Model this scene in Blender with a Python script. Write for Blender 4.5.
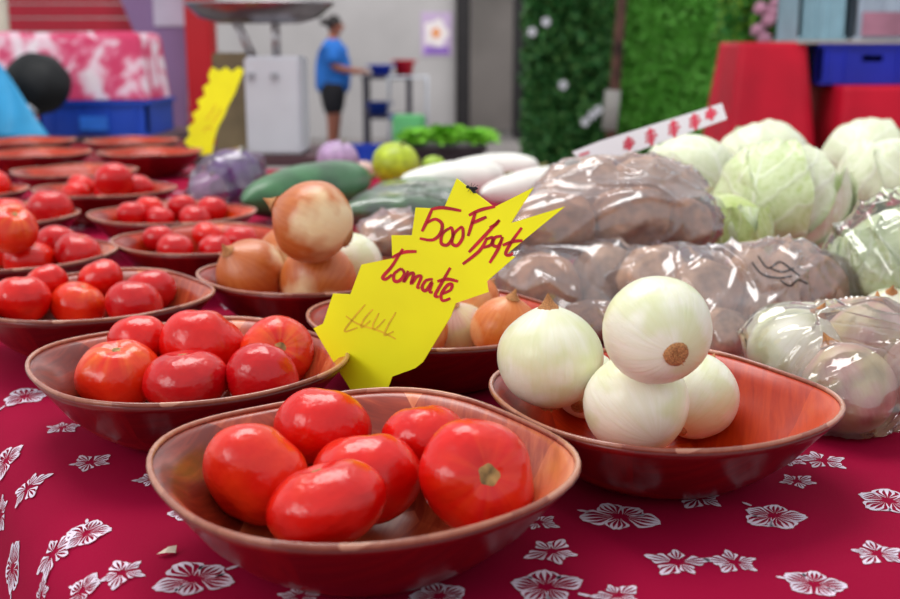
import bpy, bmesh, math, random
from mathutils import Vector, Matrix, Quaternion, noise
from mathutils.bvhtree import BVHTree
for o in list(bpy.data.objects): bpy.data.objects.remove(o)
S = bpy.context.scene
COL = S.collection
PI = math.pi
# ------------------------------------------------------------ camera
CAM_Z, TABLE = 1.17, 0.85
F, CX, CY = 1100.0, 450.0, 299.5
PITCH = math.atan(250/1100)
cam = bpy.data.cameras.new('camera'); camo = bpy.data.objects.new('camera', cam); COL.objects.link(camo)
cam.sensor_width = 36; cam.lens = 36*F/900; cam.clip_start = .02
camo.location = (0, 0, CAM_Z); camo.rotation_euler = (PI/2-PITCH, 0, 0)
cam.dof.use_dof = True; cam.dof.focus_distance = .84; cam.dof.aperture_fstop = 6.3
S.camera = camo
# ------------------------------------------------------------ world and light
W = bpy.data.worlds.new('overcast'); S.world = W; W.use_nodes = True
bg = W.node_tree.nodes['Background']; bg.inputs[0].default_value = (.93, .96, 1, 1); bg.inputs[1].default_value = .80
def area(name, loc, target, size, power, col=(1, 1, 1)):
    l = bpy.data.lights.new(name, 'AREA'); l.shape = 'RECTANGLE'; l.size, l.size_y = size; l.energy = power; l.color = col
    o = bpy.data.objects.new(name, l); COL.objects.link(o); o.location = loc
    o.rotation_euler = (Vector(target)-Vector(loc)).to_track_quat('-Z', 'Y').to_euler()
area('roof_skylight', (-.6, 2.6, 4.2), (0, 1.2, .85), (2.6, 1.6), 100, (1, .98, .95))
area('market_opening', (-3.6, -1.6, 3.0), (0, 1.0, .85), (2.4, 1.6), 60, (1, .98, .96))
area('hall_skylight', (0, 11.5, 4.6), (0, 12.5, 0), (9, 3), 240, (1, .98, .95))
vs = S.view_settings
vs.view_transform = 'Standard'; vs.look = 'None'; vs.gamma = 1; vs.use_curve_mapping = False; vs.exposure = 0.1

# ------------------------------------------------------------ helpers
FW = Vector((0, math.cos(PITCH), -math.sin(PITCH))); UP = Vector((0, math.sin(PITCH), math.cos(PITCH))); EYE = Vector((0, 0, CAM_Z))
def ray(px, py): return FW + Vector(((px-CX)/F, 0, 0)) + UP*((CY-py)/F)
def at(px, py, Y):                       # point seen at a pixel, at world distance Y
    d = ray(px, py); return EYE + d*(Y/d.y)
def on(px, py, z=TABLE):                 # point of a level surface seen at a pixel
    d = ray(px, py); return EYE + d*((z-CAM_Z)/d.z)
def lin(c): return tuple((v/255/12.92 if v/255 <= .04045 else ((v/255+.055)/1.055)**2.4) for v in c)
def tag(o, label, cat, group=None, kind=None):
    o['label'] = label; o['category'] = cat
    if group: o['group'] = group
    if kind: o['kind'] = kind
    return o
def struct(o): o['kind'] = 'structure'; return o
def mesh(name, v, f, mats=(), smooth=True, mi=None):
    m = bpy.data.meshes.new(name); m.from_pydata([tuple(p) for p in v], [], f)
    for k in (mats if isinstance(mats, (list, tuple)) else [mats]): m.materials.append(k)
    if mi: m.polygons.foreach_set('material_index', mi)
    if smooth: m.polygons.foreach_set('use_smooth', [True]*len(m.polygons))
    m.update(); return m
def ob(name, m, parent=None, loc=None, rot=None, scale=None):
    o = bpy.data.objects.new(name, m); COL.objects.link(o)
    if parent: o.parent = parent
    if loc is not None: o.location = loc
    if rot is not None:
        if isinstance(rot, Quaternion): o.rotation_mode = 'QUATERNION'; o.rotation_quaternion = rot
        else: o.rotation_euler = rot
    if scale is not None: o.scale = (scale,)*3 if isinstance(scale, (int, float)) else scale
    return o
def empty(name, loc, rz=0):
    o = bpy.data.objects.new(name, None); COL.objects.link(o); o.location = loc; o.rotation_euler = (0, 0, rz); o.empty_display_size = .05
    return o
class MB:                                # collects simple shapes into one mesh
    def __init__(s): s.v = []; s.f = []
    def add(s, v, f):
        n = len(s.v); s.v += [Vector(p) for p in v]; s.f += [tuple(i+n for i in q) for q in f]; return s
    def box(s, a, b, bev=0):
        x0, y0, z0 = a; x1, y1, z1 = b
        if bev:
            bm = bmesh.new(); bmesh.ops.create_cube(bm, size=1)
            for v in bm.verts: v.co = Vector(((x0+x1)/2+v.co.x*(x1-x0), (y0+y1)/2+v.co.y*(y1-y0), (z0+z1)/2+v.co.z*(z1-z0)))
            bmesh.ops.bevel(bm, geom=bm.edges[:], offset=bev, segments=2, affect='EDGES')
            bm.verts.index_update(); s.add([v.co for v in bm.verts], [[v.index for v in f.verts] for f in bm.faces]); bm.free(); return s
        return s.add([(x0,y0,z0),(x1,y0,z0),(x1,y1,z0),(x0,y1,z0),(x0,y0,z1),(x1,y0,z1),(x1,y1,z1),(x0,y1,z1)],
                     [(3,2,1,0),(4,5,6,7),(0,1,5,4),(1,2,6,5),(2,3,7,6),(3,0,4,7)])
    def tube(s, pts, r, n=8, closed=False):
        pts = [Vector(p) for p in pts]; L = len(pts); rings = []
        for i, p in enumerate(pts):
            a = pts[(i-1) % L] if (i or closed) else pts[0]; b = pts[(i+1) % L] if (i < L-1 or closed) else pts[-1]
            t = (b-a).normalized(); u = t.orthogonal().normalized() if abs(t.z) > .9 else t.cross(Vector((0,0,1))).normalized(); w = t.cross(u)
            rr = r[i] if isinstance(r, (list, tuple)) else r
            rings += [p+u*rr*math.cos(2*PI*k/n)+w*rr*math.sin(2*PI*k/n) for k in range(n)]
        f = [(i*n+k, i*n+(k+1) % n, ((i+1) % L)*n+(k+1) % n, ((i+1) % L)*n+k) for i in range(L if closed else L-1) for k in range(n)]
        if not closed: f += [tuple(range(n))[::-1], tuple(range((L-1)*n, L*n))]
        return s.add(rings, f)
    def lathe(s, prof, n=24, c=(0, 0, 0)):
        c = Vector(c); v = []; 
        for r, z in prof: v += [c+Vector((r*math.cos(2*PI*k/n), r*math.sin(2*PI*k/n), z)) for k in range(n)]
        f = [(i*n+k, i*n+(k+1) % n, (i+1)*n+(k+1) % n, (i+1)*n+k) for i in range(len(prof)-1) for k in range(n)]
        return s.add(v, f)
    def prism(s, poly, d):               # polygon of 3D points extruded by vector d
        poly = [Vector(p) for p in poly]; d = Vector(d); n = len(poly)
        return s.add(poly+[p+d for p in poly], [tuple(range(n)), tuple(range(n, 2*n))[::-1]]+[(i, i+n, (i+1) % n+n, (i+1) % n) for i in range(n)])
    def build(s, name, mat, parent=None, smooth=False, loc=None, rot=None):
        return ob(name, mesh(name, s.v, s.f, mat, smooth), parent, loc, rot)
def sph(n=32, m=18, fn=None):            # unit sphere grid, fn(dir) -> point
    v = []; f = []
    for j in range(m+1):
        ph = PI*j/m
        for i in range(n):
            th = 2*PI*i/n; d = Vector((math.sin(ph)*math.cos(th), math.sin(ph)*math.sin(th), math.cos(ph)))
            v.append(fn(d) if fn else d)
    for j in range(m):
        for i in range(n): f.append((j*n+i, (j+1)*n+i, (j+1)*n+(i+1) % n, j*n+(i+1) % n))
    return v, f

# ------------------------------------------------------------ materials
class NT:
    def __init__(s, name):
        s.m = bpy.data.materials.new(name); s.m.use_nodes = True; s.t = s.m.node_tree; s.p = s.t.nodes['Principled BSDF']; s.out = s.t.nodes['Material Output']
    def n(s, typ, **kw):
        q = s.t.nodes.new(typ)
        for k, v in kw.items():
            if k in q.inputs.keys(): q.inputs[k].default_value = v
            else: setattr(q, k, v)
        return q
    def l(s, a, b): s.t.links.new(a, b)
    def math(s, op, a, b=None, clamp=False):
        q = s.t.nodes.new('ShaderNodeMath'); q.operation = op; q.use_clamp = clamp
        for i, x in enumerate((a, b)):
            if x is None: continue
            if isinstance(x, (int, float)): q.inputs[i].default_value = x
            else: s.l(x, q.inputs[i])
        return q.outputs[0]
    def ramp(s, fac, stops, interp='LINEAR'):
        q = s.t.nodes.new('ShaderNodeValToRGB'); q.color_ramp.interpolation = interp; e = q.color_ramp.elements
        while len(e) < len(stops): e.new(.5)
        for i, (p, c) in enumerate(stops): e[i].position = p; e[i].color = (*lin(c), 1) if len(c) == 3 else c
        s.l(fac, q.inputs[0]); return q.outputs[0]
    def mix(s, fac, a, b, blend='MIX'):
        q = s.t.nodes.new('ShaderNodeMix'); q.data_type = 'RGBA'; q.blend_type = blend
        for i, x in ((0, fac), (6, a), (7, b)):
            if isinstance(x, (int, float)): q.inputs[i].default_value = x
            elif isinstance(x, tuple): q.inputs[i].default_value = (*lin(x), 1)
            else: s.l(x, q.inputs[i])
        return q.outputs[2]
    def noise(s, vec=None, scale=5, detail=3, rough=.5, dist=0):
        q = s.n('ShaderNodeTexNoise', Scale=scale, Detail=detail, Roughness=rough, Distortion=dist)
        if vec is not None: s.l(vec, q.inputs['Vector'])
        return q.outputs[0]
    def obj(s): return s.n('ShaderNodeTexCoord').outputs['Object']
    def mapping(s, vec, scale=(1, 1, 1), loc=(0, 0, 0), rot=(0, 0, 0)):
        q = s.n('ShaderNodeMapping'); q.inputs['Scale'].default_value = scale; q.inputs['Location'].default_value = loc; q.inputs['Rotation'].default_value = rot
        s.l(vec, q.inputs[0]); return q.outputs[0]
    def bump(s, h, strength=.3, dist=.002):
        q = s.n('ShaderNodeBump', Strength=strength, Distance=dist); s.l(h, q.inputs['Height']); s.l(q.outputs[0], s.p.inputs['Normal'])
    def base(s, x):
        if isinstance(x, tuple): s.p.inputs['Base Color'].default_value = (*lin(x), 1)
        else: s.l(x, s.p.inputs['Base Color'])
    def set(s, rough=.5, spec=.5, coat=0, metal=0, sss=0, coatr=.05):
        i = s.p.inputs; i['Roughness'].default_value = rough; i['Specular IOR Level'].default_value = spec; i['Coat Weight'].default_value = coat; i['Coat Roughness'].default_value = coatr
        i['Metallic'].default_value = metal
        if sss: i['Subsurface Weight'].default_value = sss; i['Subsurface Radius'].default_value = (.6, .35, .2); i['Subsurface Scale'].default_value = .01
        return s
_pc = {}
def plain(name, c, rough=.6, spec=.4, metal=0, var=.12, scale=6, coat=0):
    if name in _pc: return _pc[name]
    t = NT(name); t.set(rough, spec, coat, metal)
    nz = t.noise(t.obj(), scale, 3)
    d = tuple(max(0, int(v*(1-var))) for v in c); h = tuple(min(255, int(v*(1+var*.7))) for v in c)
    t.base(t.ramp(nz, [(.3, d), (.7, h)])); _pc[name] = t.m; return t.m
M = {}
def m_cloth():
    t = NT('crimson_cotton'); t.set(.85, .08); o = t.obj()
    t.base(t.mix(t.noise(o, 7, 4, .6), (134, 2, 42), (156, 5, 54)))
    t.p.inputs['Sheen Weight'].default_value = 0
    wv = t.noise(t.mapping(o, (1, 1, 1)), 900, 1); big = t.noise(o, 9, 2)
    t.bump(t.math('ADD', t.math('MULTIPLY', big, 3.0), t.math('MULTIPLY', wv, .25)), .35, .0025)
    return t.m
M['cloth'] = m_cloth()
M['print'] = plain('white_fabric_print', (222, 206, 222), .85, .15, var=.1, scale=60)
def m_tomato(name, a, b, sh):
    t = NT(name); t.set(.24, .42, .12, sss=.04, coatr=.1); o = t.obj()
    rnd = t.n('ShaderNodeObjectInfo').outputs['Random']
    sx = t.n('ShaderNodeSeparateXYZ'); t.l(o, sx.inputs[0])
    nz = t.noise(o, 1.6, 3); base = t.mix(t.ramp(nz, [(.35, (0, 0, 0)), (.7, (255, 255, 255))]), a, b)
    base = t.mix(t.math('MULTIPLY', rnd, .5), base, b)
    ang = t.math('ARCTAN2', sx.outputs[1], sx.outputs[0]); cv = t.n('ShaderNodeCombineXYZ'); t.l(t.math('COSINE', ang), cv.inputs[0]); t.l(t.math('SINE', ang), cv.inputs[1]); t.l(t.math('MULTIPLY', sx.outputs[2], .2), cv.inputs[2])
    streak = t.noise(cv.outputs[0], 2.2, 3)
    top = t.math('MULTIPLY', t.math('SUBTRACT', sx.outputs[2], .25), 1.4, True)
    k = t.math('MULTIPLY', top, t.ramp(streak, [(.42, (0, 0, 0)), (.75, (255, 255, 255))]), True)
    t.base(t.mix(k, base, sh)); t.bump(t.noise(o, 2.5, 2), .08, .05); return t.m
M['tom'] = m_tomato('ripe_tomato_skin', (200, 5, 4), (222, 20, 9), (226, 66, 20))
M['tomo'] = m_tomato('orange_shouldered_tomato_skin', (212, 22, 8), (226, 50, 13), (236, 130, 40))
M['tomd'] = m_tomato('deep_red_tomato_skin', (186, 5, 18), (204, 10, 15), (214, 50, 30))
M['scar'] = plain('tomato_stem_scar', (150, 120, 74), .8, var=.45, scale=9)
def m_onion(name, a, b, c, rough=.32, freq=9, patch=None, side=False):
    t = NT(name); t.set(rough, .45, .15, sss=.06, coatr=.15); o = t.obj()
    sx = t.n('ShaderNodeSeparateXYZ'); t.l(o, sx.inputs[0])
    ang = t.math('ARCTAN2', sx.outputs[1], sx.outputs[0])
    cv = t.n('ShaderNodeCombineXYZ'); t.l(t.math('COSINE', ang), cv.inputs[0]); t.l(t.math('SINE', ang), cv.inputs[1]); t.l(t.math('MULTIPLY', sx.outputs[2], .16), cv.inputs[2])
    st = t.noise(cv.outputs[0], freq, 4, .65)
    big = t.noise(o, 1.15, 2)
    if side: big = t.math('ADD', t.math('ADD', t.math('MULTIPLY', sx.outputs[0], .12), t.math('MULTIPLY', sx.outputs[2], -.2)), t.math('ADD', t.math('MULTIPLY', t.noise(o, 1.3, 2), .4), .20))
    col = t.mix(t.ramp(st, [(.30, (0, 0, 0)), (.78, (255, 255, 255))]), a, b)
    col = t.mix(t.math('MULTIPLY', t.ramp(big, [(.46, (0, 0, 0)), (.60, (255, 255, 255))]), patch if patch else .55), col, c)
    t.base(col); t.bump(st, .12, .02); return t.m
M['onw'] = m_onion('white_onion_skin', (242, 240, 222), (232, 230, 200), (206, 214, 134), patch=.45)
M['onb'] = m_onion('brown_onion_skin', (184, 92, 40), (204, 120, 60), (240, 218, 172), .32, patch=.9, side=True)
M['ono'] = m_onion('orange_onion_skin', (206, 104, 36), (222, 132, 62), (232, 180, 130), .36)
M['onp'] = m_onion('pinkish_onion_skin', (214, 178, 160), (196, 140, 130), (210, 206, 140), .35)
M['root'] = plain('dry_onion_root', (176, 122, 78), .9, var=.4, scale=60)
def m_wood(name, cols, rough=.3, sc=11, coat=.3):
    t = NT(name); t.set(rough, .35, coat, coatr=.22); o = t.obj()
    w = t.n('ShaderNodeTexNoise', Scale=5.0, Detail=2.0); t.l(o, w.inputs['Vector'])
    wob = t.n('ShaderNodeVectorMath', operation='MULTIPLY_ADD'); t.l(w.outputs['Color'], wob.inputs[0]); wob.inputs[1].default_value = (.05, .05, .05); t.l(o, wob.inputs[2])
    vo = t.n('ShaderNodeTexVoronoi', Scale=sc, feature='F1'); t.l(t.mapping(wob.outputs[0], (1, .55, .5), rot=(0, 0, .5)), vo.inputs['Vector'])
    hue = t.n('ShaderNodeSeparateColor'); t.l(vo.outputs['Color'], hue.inputs[0])
    g1 = t.noise(t.mapping(o, (24, 240, 40), rot=(0, 0, .35)), 1, 3, .6, .4); g2 = t.noise(t.mapping(o, (220, 22, 40), rot=(0, 0, .2)), 1, 3, .6, .4)
    gs = t.math('GREATER_THAN', hue.outputs[1], .5)
    gr = t.math('ADD', t.math('MULTIPLY', g1, gs), t.math('MULTIPLY', g2, t.math('SUBTRACT', 1.0, gs)))
    val = t.math('ADD', t.math('MULTIPLY', hue.outputs[0], .75), t.math('MULTIPLY', gr, .6)); val = t.math('SUBTRACT', val, .16)
    n = len(cols); t.base(t.ramp(val, [(.12+.8*i/(n-1), c) for i, c in enumerate(cols)]))
    t.bump(gr, .08, .001); return t.m
M['w_in'] = m_wood('varnished_veneer_inside', [(104, 28, 16), (154, 54, 30), (196, 98, 58), (218, 140, 100)])
M['w_or'] = m_wood('orange_veneer_inside', [(128, 22, 1), (172, 42, 2), (198, 64, 4), (210, 92, 18)], .34, 11, .1)
M['w_out'] = m_wood('dark_red_veneer_outside', [(96, 8, 9), (126, 13, 11), (148, 22, 13), (168, 46, 16)], .30, 8, .2)
M['w_rim'] = m_wood('rim_edge_veneer', [(130, 60, 44), (166, 100, 76), (192, 134, 110)], .22, 20, .5)
M['tuber'] = plain('earthy_tuber_skin', (206, 166, 134), .85, .2, var=.16, scale=3)
M['tuber2'] = plain('dark_tuber_skin', (184, 134, 100), .85, .2, var=.2, scale=3)
def m_film(name, haze=.2, tint=(.97, .965, .98)):
    t = NT(name); t.t.nodes.remove(t.p); o = t.obj()
    tr = t.n('ShaderNodeBsdfTransparent'); tr.inputs[0].default_value = (*tint, 1)
    gl = t.n('ShaderNodeBsdfGlossy', Roughness=.09); gl.inputs[0].default_value = (1, 1, 1, 1)
    df = t.n('ShaderNodeBsdfTranslucent'); df.inputs[0].default_value = (.86, .84, .9, 1)
    d2 = t.n('ShaderNodeBsdfDiffuse'); d2.inputs[0].default_value = (.86, .84, .9, 1)
    b = t.n('ShaderNodeBump', Strength=.55, Distance=.006); t.l(t.noise(t.mapping(o, (26, 10, 7), rot=(.3, .5, .2)), 1.0, 2, .5, .9), b.inputs['Height'])
    for q in (gl, d2): t.l(b.outputs[0], q.inputs['Normal'])
    lw = t.n('ShaderNodeLayerWeight', Blend=.32); t.l(b.outputs[0], lw.inputs['Normal'])
    m0 = t.n('ShaderNodeMixShader'); m0.inputs[0].default_value = .5; t.l(df.outputs[0], m0.inputs[1]); t.l(d2.outputs[0], m0.inputs[2])
    m1 = t.n('ShaderNodeMixShader'); m1.inputs[0].default_value = haze; t.l(tr.outputs[0], m1.inputs[1]); t.l(m0.outputs[0], m1.inputs[2])
    m2 = t.n('ShaderNodeMixShader'); t.l(t.math('ADD', t.math('MULTIPLY', lw.outputs['Fresnel'], .95), .05, True), m2.inputs[0]); t.l(m1.outputs[0], m2.inputs[1]); t.l(gl.outputs[0], m2.inputs[2])
    t.l(m2.outputs[0], t.out.inputs[0]); return t.m
M['film'] = m_film('clear_plastic_film')
M['film2'] = m_film('cling_wrap_film', .07)
def m_leaf(name, a, b, vein):
    t = NT(name); t.set(.42, .4, .1, sss=.05, coatr=.3)
    uv = t.n('ShaderNodeTexCoord').outputs['UV']; sx = t.n('ShaderNodeSeparateXYZ'); t.l(uv, sx.inputs[0]); o = t.obj()
    au = t.math('ABSOLUTE', t.math('SUBTRACT', sx.outputs[0], .5)); v = sx.outputs[1]
    nz = t.noise(uv, 5, 3)
    lat = t.math('SINE', t.math('ADD', t.math('MULTIPLY', t.math('SUBTRACT', v, t.math('MULTIPLY', au, .75)), 30.0), t.math('MULTIPLY', nz, 5.0)))
    lat = t.math('MULTIPLY', t.math('SUBTRACT', lat, .72), 3.2, True)
    mid = t.math('SUBTRACT', 1.0, t.math('MULTIPLY', au, t.math('ADD', t.math('MULTIPLY', v, 40.0), 14.0)), True)
    fine = t.noise(t.mapping(uv, (14, 30, 1)), 2, 3)
    k = t.math('MAXIMUM', mid, t.math('MULTIPLY', lat, .55))
    col = t.mix(t.ramp(t.noise(o, 11, 3), [(.45, (0, 0, 0)), (.8, (255, 255, 255))]), a, b)
    col = t.mix(t.math('MULTIPLY', k, .85), col, vein)
    t.base(col); t.bump(t.math('ADD', k, t.math('MULTIPLY', fine, .35)), .45, .0025); return t.m
M['cab'] = m_leaf('pale_green_cabbage_leaf', (208, 219, 174), (180, 198, 124), (236, 240, 222))
M['cabg'] = m_leaf('green_cabbage_leaf', (190, 204, 128), (160, 182, 88), (222, 228, 184))
M['cabw'] = m_leaf('whitish_cabbage_leaf', (222, 227, 198), (204, 214, 170), (238, 240, 226))
M['yel'] = plain('yellow_card', (250, 244, 14), .55, .3, var=.05, scale=9)
M['red_ink'] = plain('red_marker_ink', (190, 22, 40), .6, var=.15, scale=90)
M['faded_ink'] = plain('faded_orange_ink', (232, 190, 30), .6, var=.1, scale=90)
M['black'] = plain('black_plastic', (18, 18, 20), .4)
M['ink'] = plain('black_marker_ink', (28, 26, 34), .5)

# ------------------------------------------------------------ setting: floor and walls of the hall
MB().box((-9, -3, -.1), (11, 17.2, 0)).build('floor', plain('grey_concrete', (136, 130, 128), .7, var=.15, scale=2)); struct(bpy.data.objects['floor'])
w = MB().box((-9, 15, 0), (at(455, 60, 15).x, 15.2, 4.6)).build('wall_back', plain('pale_grey_paint', (178, 174, 174), .8, var=.05, scale=1.2)); struct(w)
for i, (a, b) in enumerate(((456, 470), (514, 526))):
    struct(MB().box((at(a, 60, 14.9).x, 14.85, 0), (at(b, 60, 14.9).x, 15.25, 4.6), .02).build('trim_%d' % (i+1), plain('dark_door_post', (34, 30, 32), .5)))
struct(MB().box((at(470, 60, 16.5).x-.4, 16.6, 0), (at(560, 60, 16.5).x, 16.8, 4.6)).build('wall_passage', plain('dim_passage_paint', (186, 176, 172), .8, var=.1, scale=1)))
struct(MB().box((at(520, 60, 15).x, 15.05, 0), (11, 15.25, 4.6)).build('wall_right', plain('grey_green_paint', (120, 128, 116), .8, var=.1, scale=1)))

# ------------------------------------------------------------ stall table, cloth and its print
EDG0 = Vector((-.175, .60)); ED = Vector((-.5, .866)).normalized(); EN = Vector((-ED.y, ED.x))     # left edge: origin, direction, outward normal
RB, SLOPE = .05, math.radians(76)
def drape(x, y, h=0):
    s = (Vector((x, y))-EDG0).dot(EN)
    if s <= 0: return Vector((x, y, TABLE+h))
    base = Vector((x, y))-EN*s; a = min(s/RB, SLOPE); ex = max(0, s-RB*SLOPE)
    o = RB*math.sin(a)+ex*math.cos(SLOPE)+h*math.sin(a); z = -RB*(1-math.cos(a))-ex*math.sin(SLOPE)+h*math.cos(a)
    p = base+EN*o; return Vector((p.x, p.y, TABLE+z))
LT = 3.9
def ulim(s): q = EDG0+EN*s; return min((2.80-q.y-.45*q.x)/(ED.y+.45*ED.x), (3.33-q.y)/ED.y)      # far edge of the table runs obliquely
def tab(u, s): q = EDG0+ED*u+EN*s; return q.x, q.y         # u along the edge, s outward
v = []; f = []
us = [i/60 for i in range(61)]; ss = [.62-.02*i for i in range(32)]+[-.06-.12*i for i in range(17)]
for u in us:
    for s in ss: v.append(drape(*tab(-.48+(ulim(s)+.48)*u, s)))
ns = len(ss)
for i in range(len(us)-1):
    for j in range(ns-1): f.append((i*ns+j, i*ns+j+1, (i+1)*ns+j+1, (i+1)*ns+j))
cloth = ob('tablecloth', mesh('tablecloth', v, f, M['cloth'])); tag(cloth, 'crimson tablecloth printed with white hibiscus flowers', 'tablecloth')
if cloth.data.polygons[0].normal.z < 0: cloth.data.flip_normals()
tb = empty('stall_table', (*tab(1.2, -1.0), 0)); tag(tb, 'long market stall table under the crimson cloth', 'table')
inv = Matrix.Translation(-tb.location)
a, b, c, d = [Vector((*tab(*q), TABLE-.004)) for q in ((-.44, -.02), (-.44, -1.9), (ulim(-1.9)-.03, -1.9), (ulim(-.02)-.03, -.02))]
q = MB().prism([inv @ p for p in (a, b, c, d)], (0, 0, -.03)).build('tabletop', plain('raw_wood', (150, 120, 84), .7), tb)
for p in (a, b, c, d):
    k = inv @ (p+((a+c)/2-p)*.05); MB().box((k.x-.03, k.y-.03, 0), (k.x+.03, k.y+.03, TABLE-.034)).build('leg', plain('raw_wood', (150, 120, 84)), tb)
rng = random.Random(5)
def flower_pts(kind, r):                 # list of 2D polygons: petals, each split by thin unprinted veins
    out = []; n = 5; ph = rng.uniform(0, 6)
    for p in range(n):
        a0 = 2*PI*p/n+ph+rng.uniform(-.15, .15); L = r*rng.uniform(.85, 1.2); full = (.50 if kind else .37)*rng.uniform(.85, 1.1)
        m_ = 5 if kind else 4
        def pt(t, c):                    # t along the petal, c across -1..1
            w = full*(math.sin(PI*(.10+.72*t))**.9)*L*.92*(.25+.75*min(1, t*1.8))
            ll = L*(.16+.84*t)*(1-(.16 if kind else .30)*c*c*t)+(.03*L*math.sin(c*9+p) if t > .9 else 0)
            x, y = ll, w*c; ca, sa = math.cos(a0), math.sin(a0); return Vector((x*ca-y*sa, x*sa+y*ca))
        for q in range(m_):
            c0, c1 = -1+2*q/m_, -1+2*(q+1)/m_; g = .05+.03*rng.random(); t0 = rng.uniform(.0, .12); ts = [t0+(1-t0)*k/6 for k in range(7)]
            gap = lambda t: g*max(.12, 1.25*max(0, 1-t)**.8)*3.2*(1 if t < .82 else .2)
            lo = [pt(t, c0+(min(gap(t), .17) if q else 0)) for t in ts]; hi = [pt(t, c1-(min(gap(t), .17) if q < m_-1 else 0)) for t in ts]
            out.append(lo+hi[::-1])
    a = rng.uniform(0, 2*PI); ax = Vector((math.cos(a), math.sin(a))); nn = Vector((-ax.y, ax.x))
    if kind: out.append([ax*r*.9+nn*r*.05, ax*r*1.15+nn*r*.07, ax*r*1.28, ax*r*1.15-nn*r*.07, ax*r*.9-nn*r*.05])
    return out
def flower(x, y, r, rot, kind, sq=1.0):
    v = []; f = []
    cr, sr = math.cos(rot), math.sin(rot)
    for poly in flower_pts(kind, r):
        n = len(v); 
        for p in poly:
            p = Vector((p.x, p.y*sq)); v.append(drape(x+p.x*cr-p.y*sr, y+p.x*sr+p.y*cr, .0006))
        f.append(tuple(range(n, n+len(poly))))
    return ob('flower_print', mesh('flower_print', v, f, M['print'], False), cloth)
spots = []
FL = [(25,397,50,1),(62,428,36,0),(90,463,46,0),(152,480,40,0),(188,514,36,1),(195,580,80,1),(122,572,52,0),(620,517,72,1),(552,552,64,0),(546,588,78,1),(618,596,52,0),(678,563,66,0),
      (735,563,58,0),(774,516,66,1),(699,498,56,0),(797,482,42,0),(823,461,58,0),(888,501,62,1),(877,554,56,0),(814,585,62,1),(538,523,42,0),(300,597,60,0),(440,597,60,1),(788,460,34,0)]
for px, py, wd, k in FL:
    p = on(px, py); spots.append((p.x, p.y)); flower(p.x, p.y, wd/2/1100*(p.y*1.02)*1.02, rng.uniform(0, 6), k)
def on_drape(px, py):                    # point of the hanging cloth seen at a pixel
    best = None
    for i in range(120):
        for j in range(100):
            x, y = tab(-.2+i*.008, j*.005); p = drape(x, y)-EYE; d = p.dot(FW); q = ((p.x/d*F+CX-px)**2+(CY-p.dot(UP)/d*F-py)**2)
            if best is None or q < best[0]: best = (q, x, y)
    return best[1:]
for px, py, r in ((26,488,.019),(5,462,.019),(52,556,.019),(84,536,.017),(86,592,.015),(15,568,.021),(42,594,.015),(3,515,.018)):
    x, y = on_drape(px, py); spots.append((x, y)); flower(x, y, r, rng.uniform(0, 6), rng.random() < .5)
for _ in range(900):
    if len(spots) > 190: break
    x, y = tab(rng.uniform(.3, 3.3), rng.uniform(-1.9, -.03))
    if y < .75 or y+.45*x > 2.76 or any((x-a)**2+(y-b)**2 < .085**2 for a, b in spots): continue
    spots.append((x, y)); flower(x, y, rng.uniform(.018, .027), rng.uniform(0, 6), rng.random() < .5)

# ------------------------------------------------------------ bowls
BR, BH, TH, AMP = .1290, .062, .0045, .036
PROF = [(0, 0), (.36, 0), (.46, .001), (.55, .0055), (.67, .0155), (.80, .030), (.90, .0463), (.96, .0555), (1.0, .062)]
def zin(t):                              # inner height at radius fraction t
    for (a, za), (b, zb) in zip(PROF, PROF[1:]):
        if t <= b: return za+(zb-za)*(t-a)/(b-a)+TH
    return PROF[-1][1]+TH+(t-1)*1.5
def rimf(th): return 1+AMP*math.cos(4*th)
def bowl_meshes(lining):
    n = 72; v = []; f = []; mi = []
    def ring(t, z, off, q):
        for k in range(n):
            th = 2*PI*k/n; b = t**3; r = BR*(t*(1+(rimf(th)-1)*b)-off/BR); v.append((r*math.cos(th), r*math.sin(th), z+b*.0012*math.cos(4*th)))
    P = PROF[1:]
    v.append((0, 0, 0))
    for t, z in P: ring(t, z, 0, 0)
    K = len(P)
    for t, z in reversed(P): ring(t, z+(TH if t < .98 else 0), .004 if t > .5 else 0, 1)
    v.append((0, 0, TH))
    for k in range(n): f.append((0, 1+(k+1) % n, 1+k)); mi.append(0)
    for j in range(2*K-1):
        for k in range(n):
            f.append((1+j*n+k, 1+j*n+(k+1) % n, 1+(j+1)*n+(k+1) % n, 1+(j+1)*n+k)); mi.append(0 if j < K else 1)
    L = len(v)-1
    for k in range(n): f.append((1+(2*K-1)*n+k, 1+(2*K-1)*n+(k+1) % n, L)); mi.append(1)
    body = mesh('bowl_body', v, f, [M['w_out'], lining], True, mi)
    pts = []
    for k in range(n):
        th = 2*PI*k/n; r = BR*rimf(th)-.002; pts.append((r*math.cos(th), r*math.sin(th), BH+.0012+.0012*math.cos(4*th)))
    t = MB().tube(pts, .0020, 8, True); rim = mesh('bowl_rim', t.v, t.f, M['w_rim'])
    return body, rim
BM = {'b': bowl_meshes(M['w_in']), 'o': bowl_meshes(M['w_or'])}
class Bowl: pass
def bowl(px, py, rz, lining, label, group='pressed wood bowls on the stall', z=TABLE+.0012, k=1.0):
    p = on(px, py, z+BH*k+.002); o = Bowl(); o.c = Vector((p.x, p.y, z)); o.items = []; o.k = k
    r = empty('wooden_bowl', o.c, rz); tag(r, label, 'bowl', group); o.root = r; r.scale = (k, k, k)
    ob('bowl_body', BM[lining][0], r); ob('rim', BM[lining][1], r); return o
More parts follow.
